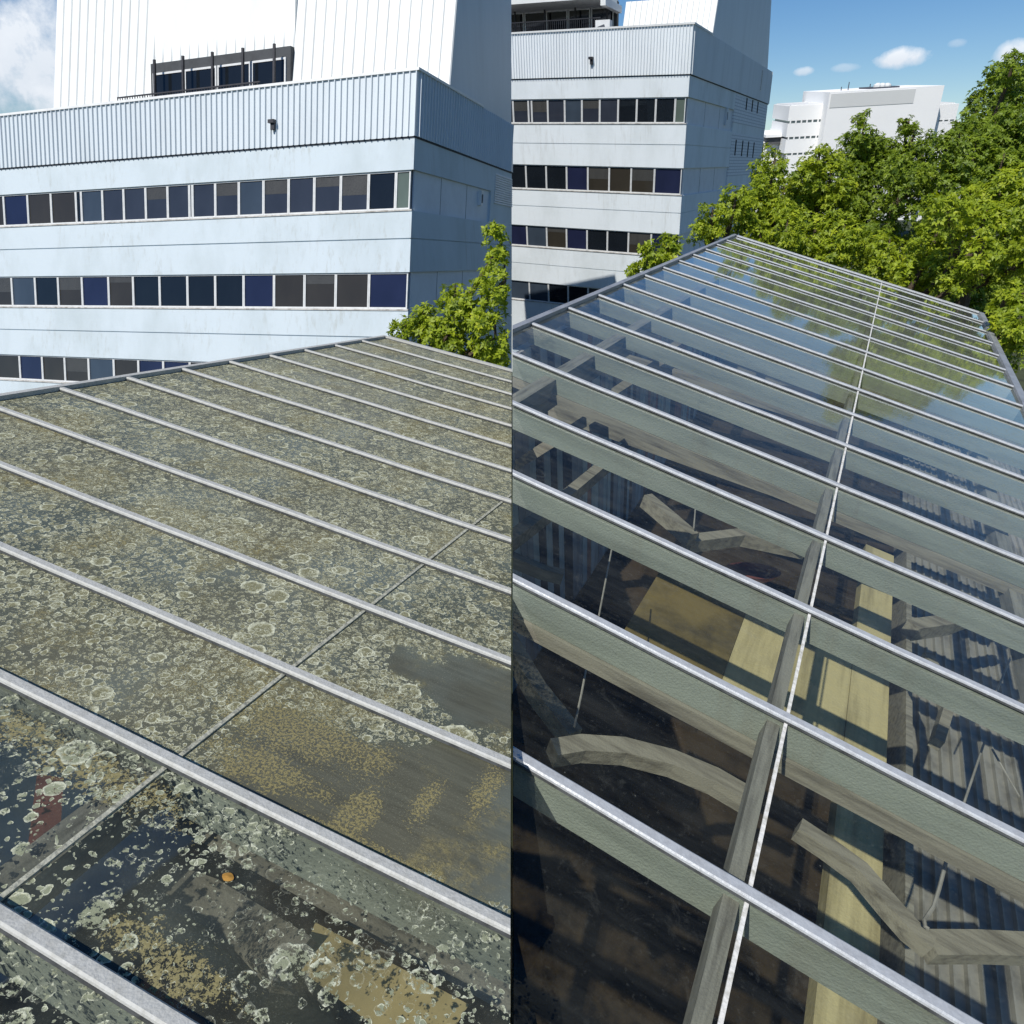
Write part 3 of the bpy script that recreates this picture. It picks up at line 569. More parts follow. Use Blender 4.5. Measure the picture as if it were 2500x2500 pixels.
# the lower wing behind and brick end bay with slit windows
pw = [kS(*z2(1722, 482)), kS(*z2(1776, 512)), kS(*z2(1748, 712))]
b = MB(); b.box(FR, (-6, -.3), (DR - .1, pw[1][0]), (kS(*z2(1735, 700))[1], pw[0][1])); b.build('rear_block', M['clad'], br_)
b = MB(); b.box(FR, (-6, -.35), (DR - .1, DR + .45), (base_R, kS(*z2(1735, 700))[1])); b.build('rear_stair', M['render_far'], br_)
d1 = kS(*z2(1492, 800))[0]
def uvbox(mb, Fc, d, w_, u0, u1):
    (a0, a1), (b0, b1) = d, w_
    mb.add([Fc(u0, a0, b0), Fc(u1, a0, b0), Fc(u1, a1, b0), Fc(u0, a1, b0), Fc(u0, a0, b1), Fc(u1, a0, b1), Fc(u1, a1, b1), Fc(u0, a1, b1)],
           [(0,3,2,1),(4,5,6,7),(0,1,5,4),(1,2,6,5),(2,3,7,6),(3,0,4,7)], 0, [(a0, b0), (a0, b0), (a1, b0), (a1, b0), (a0, b1), (a0, b1), (a1, b1), (a1, b1)])
for (ya, yb) in ((640, 828), (897, 1185), (1245, 1500), (1560, 1900)):
    b = MB(); uvbox(b, FR, (d1, DR), (kS(*z2(1500, yb))[1], kS(*z2(1500, ya))[1]), -.32, .012); b.build('brick_bay', M['brick'], br_)
b = MB(); b.box(FR, (-.3, -.004), (d1 + .002, DR - .003), (base_R, cladR[0] - .02)); b.build('end_bay', M['render_far'], br_)
for (xs, ya, yb) in (((1583, 1622, 1658), 665, 738), ((1510, 1555, 1594, 1631, 1693), 945, 1042)):
    for i, x in enumerate(xs):
        dd, wt = kS(*z2(x, ya + 12*(i if ya < 700 else .6*i*0 + i*.5))); wb = wt - (kS(*z2(x, ya))[1] - kS(*z2(x, yb))[1])
        f = MB(); hw = .16
        f.box(FR, (.012, .016), (dd - hw - .04, dd - hw), (wb, wt)); f.box(FR, (.012, .016), (dd + hw, dd + hw + .04), (wb, wt)); f.box(FR, (.012, .03), (dd - hw - .04, dd + hw + .04), (wb - .05, wb)); f.box(FR, (.012, .016), (dd - hw - .04, dd + hw + .04), (wt, wt + .04))
        fo = f.build('slit_window', M['darkgap'], br_); p = MB(); p.box(FR, (.012, .0145), (dd - hw, dd + hw), (wb, wt)); p.build('pane', M['slit'], fo)
dd, ww = kS(*z2(1670, 540)); f = MB()
for (a, b_, c_, d_) in ((-.2, -.12, -.75, .75), (.12, .2, -.75, .75), (-.12, .12, .66, .75), (-.12, .12, -.75, -.66)): f.box(FR, (.06, .14), (dd + a, dd + b_), (ww + c_, ww + d_))
fo = f.build('louvred_window', M['trim'], br_); p = MB()
for i in range(12): p.box(FR, (.06, .12), (dd - .12, dd + .12), (ww - .64 + i*.108, ww - .58 + i*.108))
p.box(FR, (.05, .11), (dd - .12, dd + .12), (ww - .66, ww + .66)); p.build('louvre', M['darkgap'], fo)
dv, wv_ = kS(*z2(1437, 778), -.1); vb = MB(); vb.box(FR, (-.1, .05), (dv - .16, dv + .16), (wv_ - .55, wv_ + .45)); vb.build('vent_box', M['panel'], br_)
vb = MB(); vb.box(FR, (.05, .06), (dv - .06, dv + .06), (wv_ - .25, wv_ + .2)); vb.build('vent_grille', M['darkgap'], br_)
for (wt, wb, gv) in rowsR[:3]:
    j = MB()
    for q in (.36, .68): j.box(FR, (-.1, -.094), (d1*q - .015, d1*q + .015), (wb + .02, wt - .02))
    j.build('panel_joint', M['darkgap'], br_)

# ---- far white buildings
class Far(Facade):
    def __init__(s, c, z): s.O = ray(*c) * z; s.v = UP_R; h = np.array([1, 0, -.10]); s.h = nz(h - s.v*(h @ s.v)); s.s = nz(np.cross(s.v, s.h)); s.s = s.s * np.sign(s.s[2])
FW = Far(z3(920, 640), 130.)
kW = FW.front
def fbox(mb, x0, y0, x1, y1, d0, d1, mi=0):
    u0, w1 = kW(*z3(x0, y0), d0); u1, w0 = kW(*z3(x1, y1), d0); mb.box(FW, (u0, u1), (d0, d1), (w0, w1), mi)
wb_ = empty('white_building', FW(0, 5, -27), 'bright white stepped building with window bands, far beyond the trees', 'building')
b = MB(); fbox(b, 700, 483, 1140, 1150, 0, 18); b.build('central_block', M['white'], wb_)
b = MB(); fbox(b, 708, 492, 1136, 540, -.06, -.01); b.build('top_band', M['whiteb'], wb_)
b = MB(); fbox(b, 1143, 492, 1183, 560, 6, 12); fbox(b, 690, 500, 699, 560, 4, 10); b.build('stair_block', M['white'], wb_)
for (x0, x1, ro) in ((490, 699, ((622, 648), (707, 732), (792, 815))), (1141, 1358, ((625, 645), (715, 740), (805, 825)))):
    prev = 556
    for (a, c_) in ro:
        b = MB(); off = (a - 622) * .12 if x0 < 600 else 0
        fbox(b, x0 - off, prev, x1, a, 3, 16); b.build('spandrel', M['white'], wb_)
        b = MB(); fbox(b, x0 + 2 - off, a - 2, x1 - 2, c_ + 2, 3.08, 15); wn = b.build('window', M['farwin'], wb_)
        b = MB(); nn = 7
        for i in range(nn + 1):
            xx = x0 + 4 - off + (x1 - x0 - 8) * i / nn; fbox(b, xx - 1.5, a - 2, xx + 1.5, c_ + 2, 2.98, 3.07)
        b.build('mullion', M['white'], wn); prev = c_
    b = MB(); fbox(b, x0 - 20 if x0 < 600 else x0, prev, x1, 1150, 3, 16); b.build('spandrel', M['white'], wb_)
b = MB(); fbox(b, 496, 550, 694, 556, 3.5, 15); fbox(b, 1141, 549, 1352, 556, 3.5, 15); b.build('roof_edge', M['whiteb'], wb_)
b = MB(); fbox(b, 909, 459, 1060, 483, 4, 10); b.build('roof_plant', M['darkgap'], wb_)
for x in (948, 972, 998):
    b = MB(); u, w_ = kW(*z3(x, 460), 5); b.tube([FW(u, 5, w_), FW(u, 5, w_ + .5), FW(u, 5, w_ + .8)], [.75, .7, .25], 10); b.build('roof_vent', M['whiteb'], wb_)
for x, y0, y1 in ((793, 430, 483), (757, 455, 483), (950, 435, 460), (905, 440, 483)):
    b = MB(); u, w0 = kW(*z3(x, y1), 6); _, w1 = kW(*z3(x, y0), 6); b.tube([FW(u, 6, w0), FW(u, 6, w1)], .09, 5); b.build('antenna', M['darkgap'], wb_)
sb = empty('white_house', FW(-42, 5, -27), 'small white house with dark roof terrace beside the shaded office side wall', 'building')
b = MB(); fbox(b, 340, 745, 468, 1150, 8, 20); b.build('wall', M['white'], sb)
b = MB(); fbox(b, 372, 715, 470, 750, 7, 20); b.build('roof_terrace', M['core'], sb)
b = MB(); fbox(b, 365, 708, 474, 716, 6.5, 20.5); fbox(b, 442, 686, 478, 692, 9, 18); fbox(b, 446, 692, 449, 708, 9, 9.4); fbox(b, 471, 692, 474, 708, 9, 9.4); b.build('roof_edge', M['white'], sb)
for x in (400, 430, 455):
    b = MB(); fbox(b, x, 775, x + 14, 812, 7.8, 8.0); b.build('window', M['farwin'], sb)

# ---------------------------------------------------------------- glass roofs
class Roof:
    def __init__(s, vb, vp_, h): s.B = vpd(*vb); s.B = s.B * np.sign(s.B[0]); s.P = vpd(*vp_); s.P = s.P*np.sign(s.P[2]); n = nz(np.cross(s.B, s.P)); s.N = n if n[1] < 0 else -n; s.h = h
    def __call__(s, b, p, n): return b*s.B + p*s.P + (n - s.h)*s.N
    def at(s, x, y, n=0.):
        r = ray(x, y); X = r * ((n - s.h) / (s.N @ r)); q = np.linalg.solve(np.stack([s.B, s.P, s.N], 1), X); return q[0], q[1]
RL = Roof((-4850.7, -742.5), (1933.3, 666.6), LH)
RH = 2.0
RR = Roof((-3954.7, -1247.7), (2217.0, 395.8), RH)
WP1 = RL.at(*z8(1480, 470)); WP2 = RL.at(*z8(1850, 60)); WP3 = RL.at(*z8(1900, 500))
MP = [(*RL.at(*z8(x, y)), ru, rv) for x, y, ru, rv in ((1080, 170, .32, .12), (960, 330, .20, .07), (1350, 520, .05, .09), (1610, 470, .035, .10), (1450, 700, .35, .03), (1830, 450, .04, .12))]
TP = [(*RL.at(*z8(x, y)), ru, rv) for x, y, ru, rv in ((540, 1000, .09, .045), (690, 1120, .13, .05), (300, 330, .34, .06), (90, 210, .3, .06))]
M['lichen'] = glass_lichen()

def glazed_roof(Rf, root, bars, b0, b1, joints, clip, gm, barm, sealm, barw, finw, fin1, fin2, flash_side):
    # glazing bars with a capped section, panes between them, rafters below
    for i, p in enumerate(bars):
        if i == len(bars) - 1: break
        q = bars[i+1]; edges = [b0] + list(joints) + [b1]
        for a, b in zip(edges[:-1], edges[1:]):
            g = MB(); o = .0
            n = max(1, int((b - a) / .5))
            pts = [(a, p), (b, p), (b, q), (a, q)]
            g.add([Rf(x, y, o) for x, y in pts], [(0, 1, 2, 3)], 0, pts)
            g.build('glass_pane', gm, root, clip)
    for i, p in enumerate(bars):
        m = MB(); w2 = barw / 2
        def strip(prof, mi):
            n = len(prof); nseg = 14; vs = []
            for k in range(nseg + 1):
                b = b0 + (b1 - b0) * k / nseg
                vs += [Rf(b, p + x, y + .0015*math.sin(k*2.1 + i)) for x, y in prof]
            fs = [(k*n + j, k*n + (j+1) % n, (k+1)*n + (j+1) % n, (k+1)*n + j) for k in range(nseg) for j in range(n)] + [tuple(range(n))[::-1], tuple(nseg*n + j for j in range(n))]
            m.add(vs, fs, mi)
        strip([(-w2, .003), (w2, .003), (w2*.96, .012), (-w2*.96, .012)], 1)
        strip([(-w2*.86, .0125), (w2*.86, .0125), (w2*.82, .021), (w2*.6, .0255), (-w2*.6, .0255), (-w2*.82, .021)], 0)
        m.build('glazing_bar', [barm, M['gasket']], root, clip)
        m = MB(); m.box(Rf, (b0 + .02, b1 - .02), (p - finw/2, p + finw/2), (-fin1, -.006)); m.build('rafter', M['fin'], root, clip)
        if fin2 and i % fin2[1] == fin2[2]:
            m = MB(); m.box(Rf, (b0 + .02, b1 - .02), (p - finw*.9, p + finw*.9), (-fin1 - fin2[0], -fin1 - .003)); m.build('timber_rafter', M['timber'], root, clip)
    for jb in joints:
        for i in range(len(bars) - 1):
            m = MB(); m.box(Rf, (jb - .007, jb + .007), (bars[i] + barw/2 + .002, bars[i+1] - barw/2 - .002), (.001, .007)); m.build('joint_seal', sealm, root, clip)

# ---- right, cleaned roof
SPR = .4345 * RH; P0 = .800 * RH
barsR = [P0 + SPR*i*1.0 for i in range(-7, 17)]
bR0, bRJ, bR1 = -1.203*RH, .262*RH, 1.148*RH
FLOORR = 4.6
rr = empty('glass_roof', RR(-1., 8, -FLOORR), 'washed clear glass lean-to roof with aluminium bars and green rafters', 'roof', 'glass lean-to roofs')
barsR[-1] = 7.80 * RH
glazed_roof(RR, rr, barsR, bR0, bR1, (bRJ,), 1, M['glass'], M['alu'], M['seal'], .054, .03, .165, (.13, 1, 0) if False else None, 1)
UPr = UP_R
def down(Rf, b, p, n, dz, up): return Rf(b, p, n) - up * dz
def walls(Rf, root, pa, pb, ba, bb, up, clip, floor_dz, tag_):
    pass
pA, pB = barsR[0] - .3, barsR[-1]
m = MB(); m.box(RR, (bR0 - .045, bR0 + .008), (pA, pB + .02), (.001, .04)); m.box(RR, (bR0 - .045, bR0 - .03), (pA, pB + .02), (-.2, .001)); m.build('ridge_flashing', M['flash'], rr, 1)
m = MB(); m.box(RR, (bR1 - .02, bR1 + .07), (pA, pB + .02), (.001, .035)); m.build('eave_flashing', M['flash'], rr, 1)
m = MB(); m.box(RR, (bR0 + .03, bR1 - .02), (pB - .02, pB + .04), (.001, .036)); m.build('verge_flashing', M['alu'], rr, 1)
m = MB(); m.box(RR, (bRJ - .065, bRJ - .012), (pA, pB - .05), (-.12, -.03)); m.build('purlin', M['timberp'], rr, 1)
m = MB(); m.box(RR, (bR0 + .58, bR0 + .68), (pA, pB - .05), (-.34, -.05)); m.build('purlin', M['timberp'], rr, 1)
m = MB(); m.box(RR, (bR1 - .52, bR1 - .42), (pA, pB - .05), (-.30, -.195)); m.build('purlin', M['timberp'], rr, 1)
# boarded wall below the ridge, ribbed iron wall below the eave, gable and floor
m = MB(); random.seed(3); p = pA
while p < pB:
    wd = random.choice((.12, .14, .16)); mi = random.choices((0, 1, 2, 3), (4, 3, 1.3, 3))[0]; q = .012*random.random()
    a = RR(bR0 + .03 + q, p, -.2); b = RR(bR0 + .03 + q, p + wd, -.2); t_ = RR.B * .022
    m.hexa([a - UPr*FLOORR, b - UPr*FLOORR, b - UPr*FLOORR + t_, a - UPr*FLOORR + t_, a, b, b + t_, a + t_], mi); p += wd + .012
m.build('boarded_wall', M['board'], rr, 1)
m = MB(); a = RR(bR0 - .04, pA, -.205); b = RR(bR0 - .04, pB, -.205); t_ = RR.B * .06
m.hexa([a - UPr*12, b - UPr*12, b - UPr*12 + t_, a - UPr*12 + t_, a, b, b + t_, a + t_]); m.build('ridge_wall', M['render'], rr, 1)
m = MB(); m.box(RR, (bR1 - .10, bR1 - .01), (pA, pB - .04), (-.22, -.20)); m.build('eave_plate', M['timber'], rr, 1)
m = MB(); a = RR(bR1 + .0, pA, -.03) - UPr*2.3; b = RR(bR1 + .0, pB, -.03) - UPr*2.3
m.hexa([a - UPr*9, b - UPr*9, b - UPr*9 + t_*.4, a - UPr*9 + t_*.4, a, b, b + t_*.4, a + t_*.4]); m.build('eave_wall', M['timber'], rr, 1)
m = MB(); a = RR(bR0 + .0, pB - .02, -.2) - UPr*1.9; b = RR(bR1 - .0, pB - .02, -.04) - UPr*1.9; t_ = RR.P * .12
m.hexa([a - UPr*9, b - UPr*9, b - UPr*9 + t_, a - UPr*9 + t_, a, b, b + t_, a + t_]); m.build('gable_wall', M['timber'], rr, 1)
m = MB(); a = RR(bR0 + .0, pA, -.2); b = RR(bR1 - .0, pA, -.04); t_ = RR.P * .12
m.hexa([a - UPr*9, b - UPr*9, b - UPr*9 + t_, a - UPr*9 + t_, a, b, b + t_, a + t_]); m.build('gable_wall', M['timber'], rr, 1)
z0 = RR(bR1, 4, -.03) - UPr * 2.9
def onfloor(b, p, Rf=RR, up=UPr, z=None):
    x = Rf(b, p, 0); z = z0 if z is None else z; return x - up * ((x - z) @ up)
m = MB(); t_ = UPr * .25
q = [onfloor(bR0 + .02, pA), onfloor(bR1 - .05, pA), onfloor(bR1 - .05, pB - .03), onfloor(bR0 + .02, pB - .03)]
m.hexa([x - t_ for x in q] + q); m.build('floor_slab', M['floor'], rr, 1)
# timbers: posts, ties, curved knees
def pt(x, y, k): return ray(x, y) * k          # a point on a line of sight, k metres ahead

def rp(zf, x, y, n): b, p = RR.at(*zf(x, y), n); return RR(b, p, n)
def timber(name, zf, pts, n, wid, hgt, mt='timber', up=None, n2=None):
    m = MB(); k = len(pts); m.beam([rp(zf, x, y, n + ((n2 - n)*i/(k-1) if n2 is not None else 0)) for i, (x, y) in enumerate(pts)], wid, hgt, RR.N if up is None else up); return m.build(name, M[mt], rr, 1)
for i in (7 + 1, 7 + 4, 7 + 8, 7 + 11):                                  # deeper timber under some of the rafters
    m = MB(); m.box(RR, (bR0 + .02, bR1 - .02), (barsR[i] - .035, barsR[i] + .035), (-.245, -.168)); m.build('timber_rafter', M['timber'], rr, 1)
timber('curved_brace', z6, [(150, 60), (260, 42), (420, 52), (600, 98), (760, 165), (880, 235)], -.36, .085, .085)
timber('curved_brace', z6, [(1075, 345), (1180, 415), (1310, 510), (1420, 640), (1500, 730), (1575, 790)], -.62, .07, .085)
timber('tie_beam', z6, [(1560, 790), (1760, 790), (2000, 800)], -.64, .10, .085)
timber('brace', z5, [(-30, 285), (160, 140), (340, -10), (520, -150)], -.95, .09, .14)
timber('brace', z5, [(-20, 640), (90, 830), (230, 1010)], -.9, .09, .12)
timber('brace', z5, [(505, 110), (600, 190), (680, 260)], -.8, .09, .12)
timber('brace', z5, [(-10, 330), (110, 380), (190, 400)], -1.1, .07, .1)
timber('tie_beam', z5, [(660, 275), (860, 250), (1100, 300)], -.9, .1, .12)
timber('curved_brace', z5, [(1500, 600), (1640, 580), (1800, 520), (1960, 500)], -.7, .1, .12)
timber('curved_brace', z5, [(1560, 700), (1620, 800), (1640, 900), (1600, 1030)], -.8, .06, .08)
for pp in (5.6, 7.9, 10.4, 12.7):
    m = MB(); m.beam([RR(bR0 + .06, pp, -1.6), RR(bR0 + 1.0, pp + .1, -.36)], .09, .12, RR.P); m.build('brace', M['timber'], rr, 1)
    m = MB(); m.beam([RR(bR0 + .05, pp + .6, -.85), RR(bRJ, pp + .6, -.66), RR(bR1 - .06, pp + .6, -.5)], .09, .12, RR.N); m.build('tie_beam', M['timber'], rr, 1)
# yellow painted walkway along the room and its wider landing, corrugated sheeting beside it
ny = -1.62
b0y, b1y = RR.at(2018, 2200, ny)[0], RR.at(2152, 2200, ny)[0]
pye = RR.at(2130, 1335, ny)[1]
m = MB(); m.box(RR, (b0y, b1y), (pA + .2, pye), (ny - .12, ny)); m.build('yellow_walkway', M['yellow'], rr, 1)
pl0, pl1 = RR.at(*z5(960, 900), ny)[1], RR.at(*z5(1150, 570), ny)[1]
bl0 = RR.at(*z5(535, 500), ny)[0]
m = MB(); m.box(RR, (bRJ - .1, b0y - .004), (pl0 - .1, pl1 + .12), (ny - .12, ny - .004)); m.build('yellow_landing', M['yellow'], rr, 1)
m = MB(); m.box(RR, (bl0 - .1, bRJ - .104), (pl0 - .1, pl1 + .12), (ny - .12, ny - .004)); m.build('shaded_landing', M['shaded_yellow'], rr, 1)  # left half of the landing, its shade painted as dark gold-brown
bs0 = RR.at(2235, 1900, ny)[0]
m = MB(); sheet(m, lambda a, q, w_: RR(a, w_, ny - .25 + q), bs0, 5.2, pA + .2, pB - .3, .085, .03, 'b'); m.build('corrugated_sheet', M['iron'], rr, 1)
m = MB(); bq = RR.at(2222, 1900, ny + .1)[0]; m.box(RR, (bq - .03, bq + .02), (pA + .2, pye + 1.), (ny - .2, ny + .1)); m.build('batten', M['timber'], rr, 1)
def cable(zf, pts, n, r=.006):
    m = MB(); m.tube([rp(zf, x, y, n) for x, y in pts], r, 6); m.build('hanging_cable', M['cable'], rr, 1)
cable(z6, [(1782, 20), (1745, 130), (1703, 255)], -.55); cable(z6, [(1812, 45), (1860, 130), (1915, 225)], -.55)
cable(z6, [(1638, 470), (1612, 570), (1590, 640), (1556, 690), (1560, 715), (1572, 722)], -.5, .008)
cable(z5, [(377, 290), (350, 430), (328, 545)], -.7); cable(z5, [(280, 745), (262, 840), (235, 965)], -.6); cable(z5, [(692, 140), (686, 215)], -.7)
cable(z5, [(1900, 660), (1850, 780), (1800, 900)], -.7, .007)
m = MB(); c = rp(z5, 910, 375, -1.35); aa = nz(rp(z5, 1050, 380, -1.35) - c); nn_ = RR.N; bb_ = np.cross(nn_, aa); n = 20
ring = [c + .30*math.cos(q)*aa + .12*math.sin(q)*bb_ for q in np.linspace(0, 2*math.pi, n, endpoint=False)]; ring2 = [c + (x - c)*.8 - nn_*.07 for x in ring]
m.add(ring + ring2, [(i, (i+1) % n, n + (i+1) % n, n + i) for i in range(n)] + [tuple(range(n, 2*n))[::-1]])
tag(m.build('oval_tub', M['red']), 'rust red oval tub lying under the washed glass, left of its cross joint', 'tub')

# ---- left, lichen-covered roof
barsL = [LH*.430 + (LSP*1.0)*i for i in range(-7, 14)]
barsL[-1] = 4.63*LH
bL0, bL1 = -2.605*LH, 2.2
rl = empty('glass_roof', RL(-2, 3, -3.5), 'dirty glass lean-to roof crusted with lichen, its glazing bars grey', 'roof', 'glass lean-to roofs')
glazed_roof(RL, rl, barsL, bL0, bL1, (LJ,), -1, M['lichen'], M['alud'], M['sealg'], .043, .03, .16, None, -1)
pA, pB = barsL[0] - .3, barsL[-1]
m = MB(); m.box(RL, (bL0 - .035, bL0 + .006), (pA, pB + .02), (.001, .03)); m.box(RL, (bL0 - .035, bL0 - .02), (pA, pB + .02), (-.2, .001)); m.build('ridge_flashing', M['alud'], rl, -1)
m = MB(); m.box(RL, (bL0 + .03, bL1), (pB - .02, pB + .04), (.001, .034)); m.build('verge_flashing', M['alud'], rl, -1)
m = MB(); m.box(RL, (LJ - .10, LJ - .01), (pA, pB - .05), (-.15, -.03)); m.build('purlin', M['timberp'], rl, -1)
zl = RL(LJ, 1, -3.2)
fl = lambda b, p: RL(b, p, 0) - UP_L * ((RL(b, p, 0) - zl) @ UP_L)
m = MB(); q = [fl(bL0 + .02, pA), fl(bL1, pA), fl(bL1, pB - .03), fl(bL0 + .02, pB - .03)]; m.hexa([x - UP_L*.25 for x in q] + q); m.build('floor_slab', M['floor'], rl, -1)
m = MB(); a = RL(bL0 - .05, pA, -.2); b = RL(bL0 - .05, pB, -.2); t_ = RL.B*.1
m.hexa([a - UPW*11, b - UPW*11, b - UPW*11 + t_, a - UPW*11 + t_, a, b, b + t_, a + t_]); m.build('ridge_wall', M['render'], rl, -1)
m = MB(); a = RL(bL0, pB - .02, -.2); b = RL(bL1, pB - .02, -.04); t_ = RL.P*.1
m.hexa([a - UPW*11, b - UPW*11, b - UPW*11 + t_, a - UPW*11 + t_, a, b, b + t_, a + t_]); m.build('gable_wall', M['timber'], rl, -1)
m = MB(); c0, c1 = RL.at(*z8(430, 1314), -.75), RL.at(*z8(1150, 760), -.75)
def rlpt(x, y, n): b, p = RL.at(*z8(x, y), n); return RL(b, p, n)
m = MB(); m.beam([rlpt(600, 850, -.4), rlpt(760, 905, -.4), rlpt(900, 1000, -.4), rlpt(1080, 1130, -.20), rlpt(1180, 1250, -.46), rlpt(1260, 1400, -.5)], .13, .16, RL.N); m.build('curved_brace', M['timber'], rl, -1)
m = MB(); m.hexa([rlpt(1120, 1100, -.20), rlpt(1190, 930, -.20), rlpt(1770, 1240, -.20), rlpt(1620, 1480, -.20)] + [rlpt(1120, 1100, -.17), rlpt(1190, 930, -.17), rlpt(1770, 1240, -.17), rlpt(1620, 1480, -.17)]); m.build('ochre_board', M['ochre'], rl, -1)
m = MB(); m.hexa([rlpt(x, y, n) for n in (-.6, -.20) for x, y in ((140, 370), (240, 385), (225, 650), (105, 640))]); m.build('red_board', M['red'], rl, -1)
m = MB(); m.hexa([rlpt(x, y, n) for n in (-.34, -.27) for x, y in ((640, 560), (690, 500), (1932, 1130), (1932, 1285))]); m.build('tie_beam', M['timber'], rl, -1)
# fallen leaf on the glass
b_, p_ = RL.at(*z8(860, 763)); lf = MB(); nn = 14
pts = [(b_ + 0.013*math.cos(q)*(1 + .25*math.cos(2*q)), p_ + .0125*math.sin(q)) for q in np.linspace(0, 2*math.pi, nn, endpoint=False)]
lf.add([RL(b, p, .004) for b, p in pts] + [RL(b_, p_, .007)], [(i, (i+1) % nn, nn) for i in range(nn)] + [tuple(range(nn))[::-1]])
o = lf.build('fallen_leaf', rough_paint('dry_orange_leaf', (.42, .22, .04), .15, 60, .7)); tag(o, 'small dry orange leaf lying on the clearer front strip of lichened glass', 'leaf')

# ---------------------------------------------------------------- trees
def foliage(name, blobs, parent, mat_, leaf=.17, dens=1.0, clip=0, seed=1):
    """crown made of leaf whorls spread over and through lumpy blobs"""
    rng = np.random.default_rng(seed); cs = []; ns = []
    for (c, R) in blobs:
        # every big blob breaks up into knuckles so the outline is uneven
        k = max(6, int(14 * R)); dirs = rng.normal(size=(k, 3)); dirs /= np.linalg.norm(dirs, axis=1)[:, None]
        subs = [(c, R*.80)] + [(c + dirs[i]*R*rng.uniform(.55, .98), R*rng.uniform(.22, .44)) for i in range(k)]
        for (cc, r) in subs:
            n = int(dens * 5.6 * r * r / (leaf*leaf)) + 4
            d = rng.normal(size=(n, 3)); d /= np.linalg.norm(d, axis=1)[:, None]
            rad = r * (1 - .55*rng.random(n)**2.2); cs.append(cc + d*rad[:, None]); ns.append(d)
    cs = np.concatenate(cs); ns = np.concatenate(ns)
    sd = UPW * .55 + SUN * .35
    ax = ns + sd + rng.normal(size=ns.shape)*.35; ax /= np.linalg.norm(ax, axis=1)[:, None]
    K = 7; n = len(cs)
    ref = rng.normal(size=(n, 3)); t1 = np.cross(ax, ref); t1 /= np.linalg.norm(t1, axis=1)[:, None]; t2 = np.cross(ax, t1)
    V = np.empty((n, K, 6, 3)); ph = rng.random(n)*6.28
    for k in range(K):
        an = ph + k*2*math.pi/K + rng.normal(size=n)*.2; rd = t1*np.cos(an)[:, None] + t2*np.sin(an)[:, None]; sdv = np.cross(ax, rd)
        ln = leaf * rng.uniform(.65, 1.2, n)[:, None]; wd = ln * .23; el = rng.uniform(-.15, .75, n)[:, None]
        dr = rd*np.cos(el) + ax*np.sin(el); upn = ax*np.cos(el) - rd*np.sin(el)
        p0 = cs + dr*.08*ln; pm = cs + dr*.5*ln + upn*.03*ln; pe = cs + dr*ln - upn*.12*ln
        V[:, k, 0] = p0; V[:, k, 1] = pm + sdv*wd + upn*wd*.35; V[:, k, 2] = pe; V[:, k, 3] = pm - sdv*wd + upn*wd*.35; V[:, k, 4] = pm; V[:, k, 5] = p0
    if clip:
        keep = ((V[..., 0] * clip) > .01).all(axis=(1, 2)); V = V[keep]; n = len(V)
    base = np.array(parent['base'][:]); VW = V.reshape(-1, 3) @ TW.T + np.array([0, 0, HC]) - base
    nl = n*K; o = np.arange(nl)[:, None]*6
    faces = np.concatenate([o + np.array([[0, 1, 2, 4]]), o + np.array([[0, 4, 2, 3]])], 1).reshape(-1, 4)
    me = bpy.data.meshes.new(name); me.vertices.add(len(VW)); me.vertices.foreach_set('co', VW.ravel())
    me.loops.add(faces.size); me.loops.foreach_set('vertex_index', faces.ravel().astype(np.int32)); me.polygons.add(len(faces))
    me.polygons.foreach_set('loop_start', np.arange(len(faces), dtype=np.int32)*4); me.polygons.foreach_set('loop_total', np.full(len(faces), 4, np.int32))
    tone = np.repeat(np.clip(np.repeat(rng.normal(.5, .16, n), K) + rng.normal(0, .12, nl), 0, 1), 6).astype(np.float32)
    at = me.attributes.new('tone', 'FLOAT', 'POINT'); at.data.foreach_set('value', tone)
    me.update(); me.validate(); me.materials.append(mat_); ob = bpy.data.objects.new(name, me); COL.objects.link(ob); ob.parent = parent; ob['base'] = parent['base']; return ob
ROOT_H = lambda p: p - UPW * (UPW @ p + HC)           # foot of a point on the ground
def tree(label, blobs_px, zf, sc, depth, mat_, leaf, dens=1., clip=0, seed=1, group='green trees round the roofs', jit=1.6):
    rng = np.random.default_rng(seed + 100); blobs = []
    for (x, y, r) in blobs_px:
        k = depth + rng.uniform(-1, 1)*jit*.6; blobs.append((ray(*zf(x, y)) * k, 1.12*r*sc/F*k))
    ctr = np.mean([b[0] for b in blobs], 0) + nz(FWD) * .6
    if clip: ctr = ctr + np.array([clip*1.2, 0, 0])
    foot = ROOT_H(ctr); root = empty('leafy_tree', foot, label, 'tree', group)
    foliage('crown', blobs, root, mat_, leaf, dens, clip, seed)
    m = MB(); hub = ctr - UPW*1.2; ht = (hub - foot) @ UPW
    bend = RGT*0.; m.tube([foot - UPW*.1, foot + UPW*ht*.3 + np.array([.12, 0, 0]), foot + UPW*ht*.7 - np.array([.1, 0, .1]), hub], [.26, .2, .17, .13], 8); m.build('trunk', M['bark'], root, clip)
    for (c, R) in blobs:
        m = MB(); mid_ = hub*.45 + c*.55 - UPW*.25*R; m.tube([hub - UPW*.15, mid_, c, c + UPW*R*.6], [.10, .06, .035, .012], 6); m.build('limb', M['bark'], root, clip)
    return root
S3 = 800/1717; S2 = 700/1932; S1 = 1250/1932
tree('wide low tree whose leaves hide the foot of the shaded side wall', [(80,1150,85),(200,1080,100),(40,1215,75),(300,1120,115),(180,1180,90)], z3, S3, 16.8, M['leaf'], .098, 1., 0, 11)
tree('rounded tree with a narrow top, right beside the shaded side wall', [(408,860,70),(390,950,95),(450,1060,125),(345,1040,90),(420,1150,120)], z3, S3, 17.6, M['leaf'], .098, 1., 0, 12)
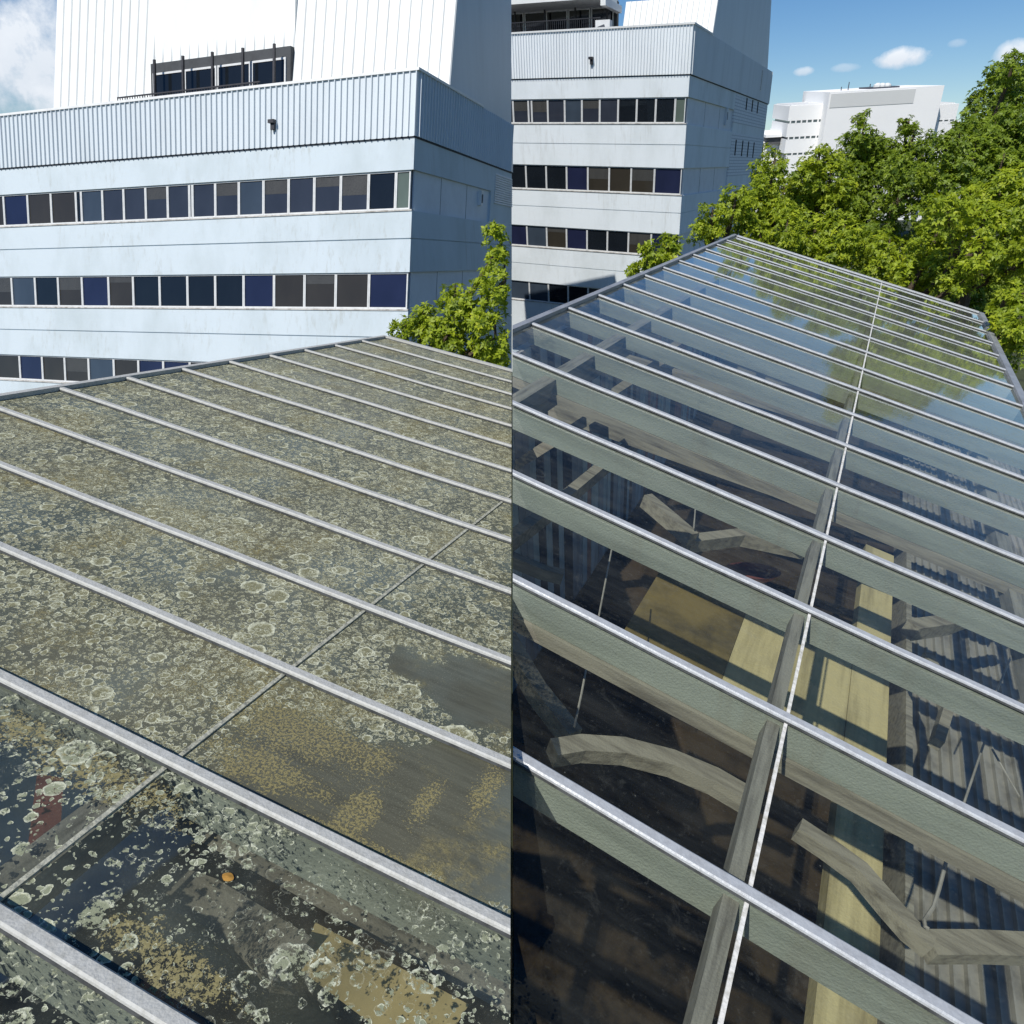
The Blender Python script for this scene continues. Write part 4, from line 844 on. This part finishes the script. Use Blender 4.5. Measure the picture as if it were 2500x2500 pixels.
tree('bushy tree in front of the left wing of the white building', [(640,840,80),(590,940,100),(700,950,130),(650,1080,140),(540,1060,100)], z3, S3, 18, M['leaf'], .098, 1., 0, 13)
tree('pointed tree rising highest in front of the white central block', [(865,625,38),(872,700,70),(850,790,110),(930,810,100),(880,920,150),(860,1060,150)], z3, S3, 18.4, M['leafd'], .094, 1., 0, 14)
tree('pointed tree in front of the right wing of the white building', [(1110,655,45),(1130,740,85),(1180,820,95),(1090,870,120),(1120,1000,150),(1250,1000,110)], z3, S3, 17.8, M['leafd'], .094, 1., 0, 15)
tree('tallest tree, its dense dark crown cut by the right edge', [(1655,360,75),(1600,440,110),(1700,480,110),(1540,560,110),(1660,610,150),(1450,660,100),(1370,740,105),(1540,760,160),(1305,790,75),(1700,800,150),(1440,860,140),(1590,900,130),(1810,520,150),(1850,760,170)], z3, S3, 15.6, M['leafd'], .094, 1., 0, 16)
tree('bright low tree spreading just past the far end of the clean glass', [(330,1230,75),(470,1220,100),(620,1230,110),(770,1230,120),(570,1300,80),(700,1330,80),(830,1340,75)], z3, S3, 15.6, M['leaf'], .098, 1., 0, 17)
tree('bright tree overhanging the far right corner of the clean glass', [(1000,1330,110),(1170,1400,130),(1310,1420,110),(1080,1440,70),(1250,1260,120),(1400,1480,80),(960,1400,70)], z3, S3, 14.3, M['leaf'], .098, 1., 0, 18)
tree('sunlit tree with drooping sprays below the tallest crown', [(1450,1080,120),(1580,1040,120),(1660,960,100),(1500,1190,130),(1650,1250,140),(1320,1130,120),(1690,1120,120),(1490,1340,100),(1620,1400,90),(1820,1080,150),(1800,1330,130)], z3, S3, 13.8, M['leaf'], .098, 1., 0, 19)
tree('lowest leafy tree beside the eave at the right edge', [(1610,1590,70),(1690,1700,100),(1640,1770,60),(1710,1560,70),(1600,1680,50)], z3, S3, 11.2, M['leaf'], .098, 1., 0, 20, jit=.6)
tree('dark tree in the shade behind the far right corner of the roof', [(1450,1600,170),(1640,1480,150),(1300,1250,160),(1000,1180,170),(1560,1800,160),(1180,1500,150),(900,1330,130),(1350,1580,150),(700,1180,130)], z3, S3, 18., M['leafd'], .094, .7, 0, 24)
tree('small leafy treetop peeking over the ridge before the window rows', [(1065,1640,62),(925,1685,60),(990,1740,60),(815,1825,42),(1085,1730,55),(900,1800,60),(1000,1850,80)], z2, S2, 13.5, M['leaf'], .10, .9, 0, 21, jit=.8)
tree('leafy tree between the lichened roof and the nearer office block', [(1890,650,75),(1905,780,110),(1720,850,75),(1820,890,100),(1600,950,75),(1700,975,90),(1530,965,55),(1870,1000,110),(1780,1040,80),(1905,1090,80)], z1, S1, 11.8, M['leaf'], .095, .9, -1, 22, jit=.8)
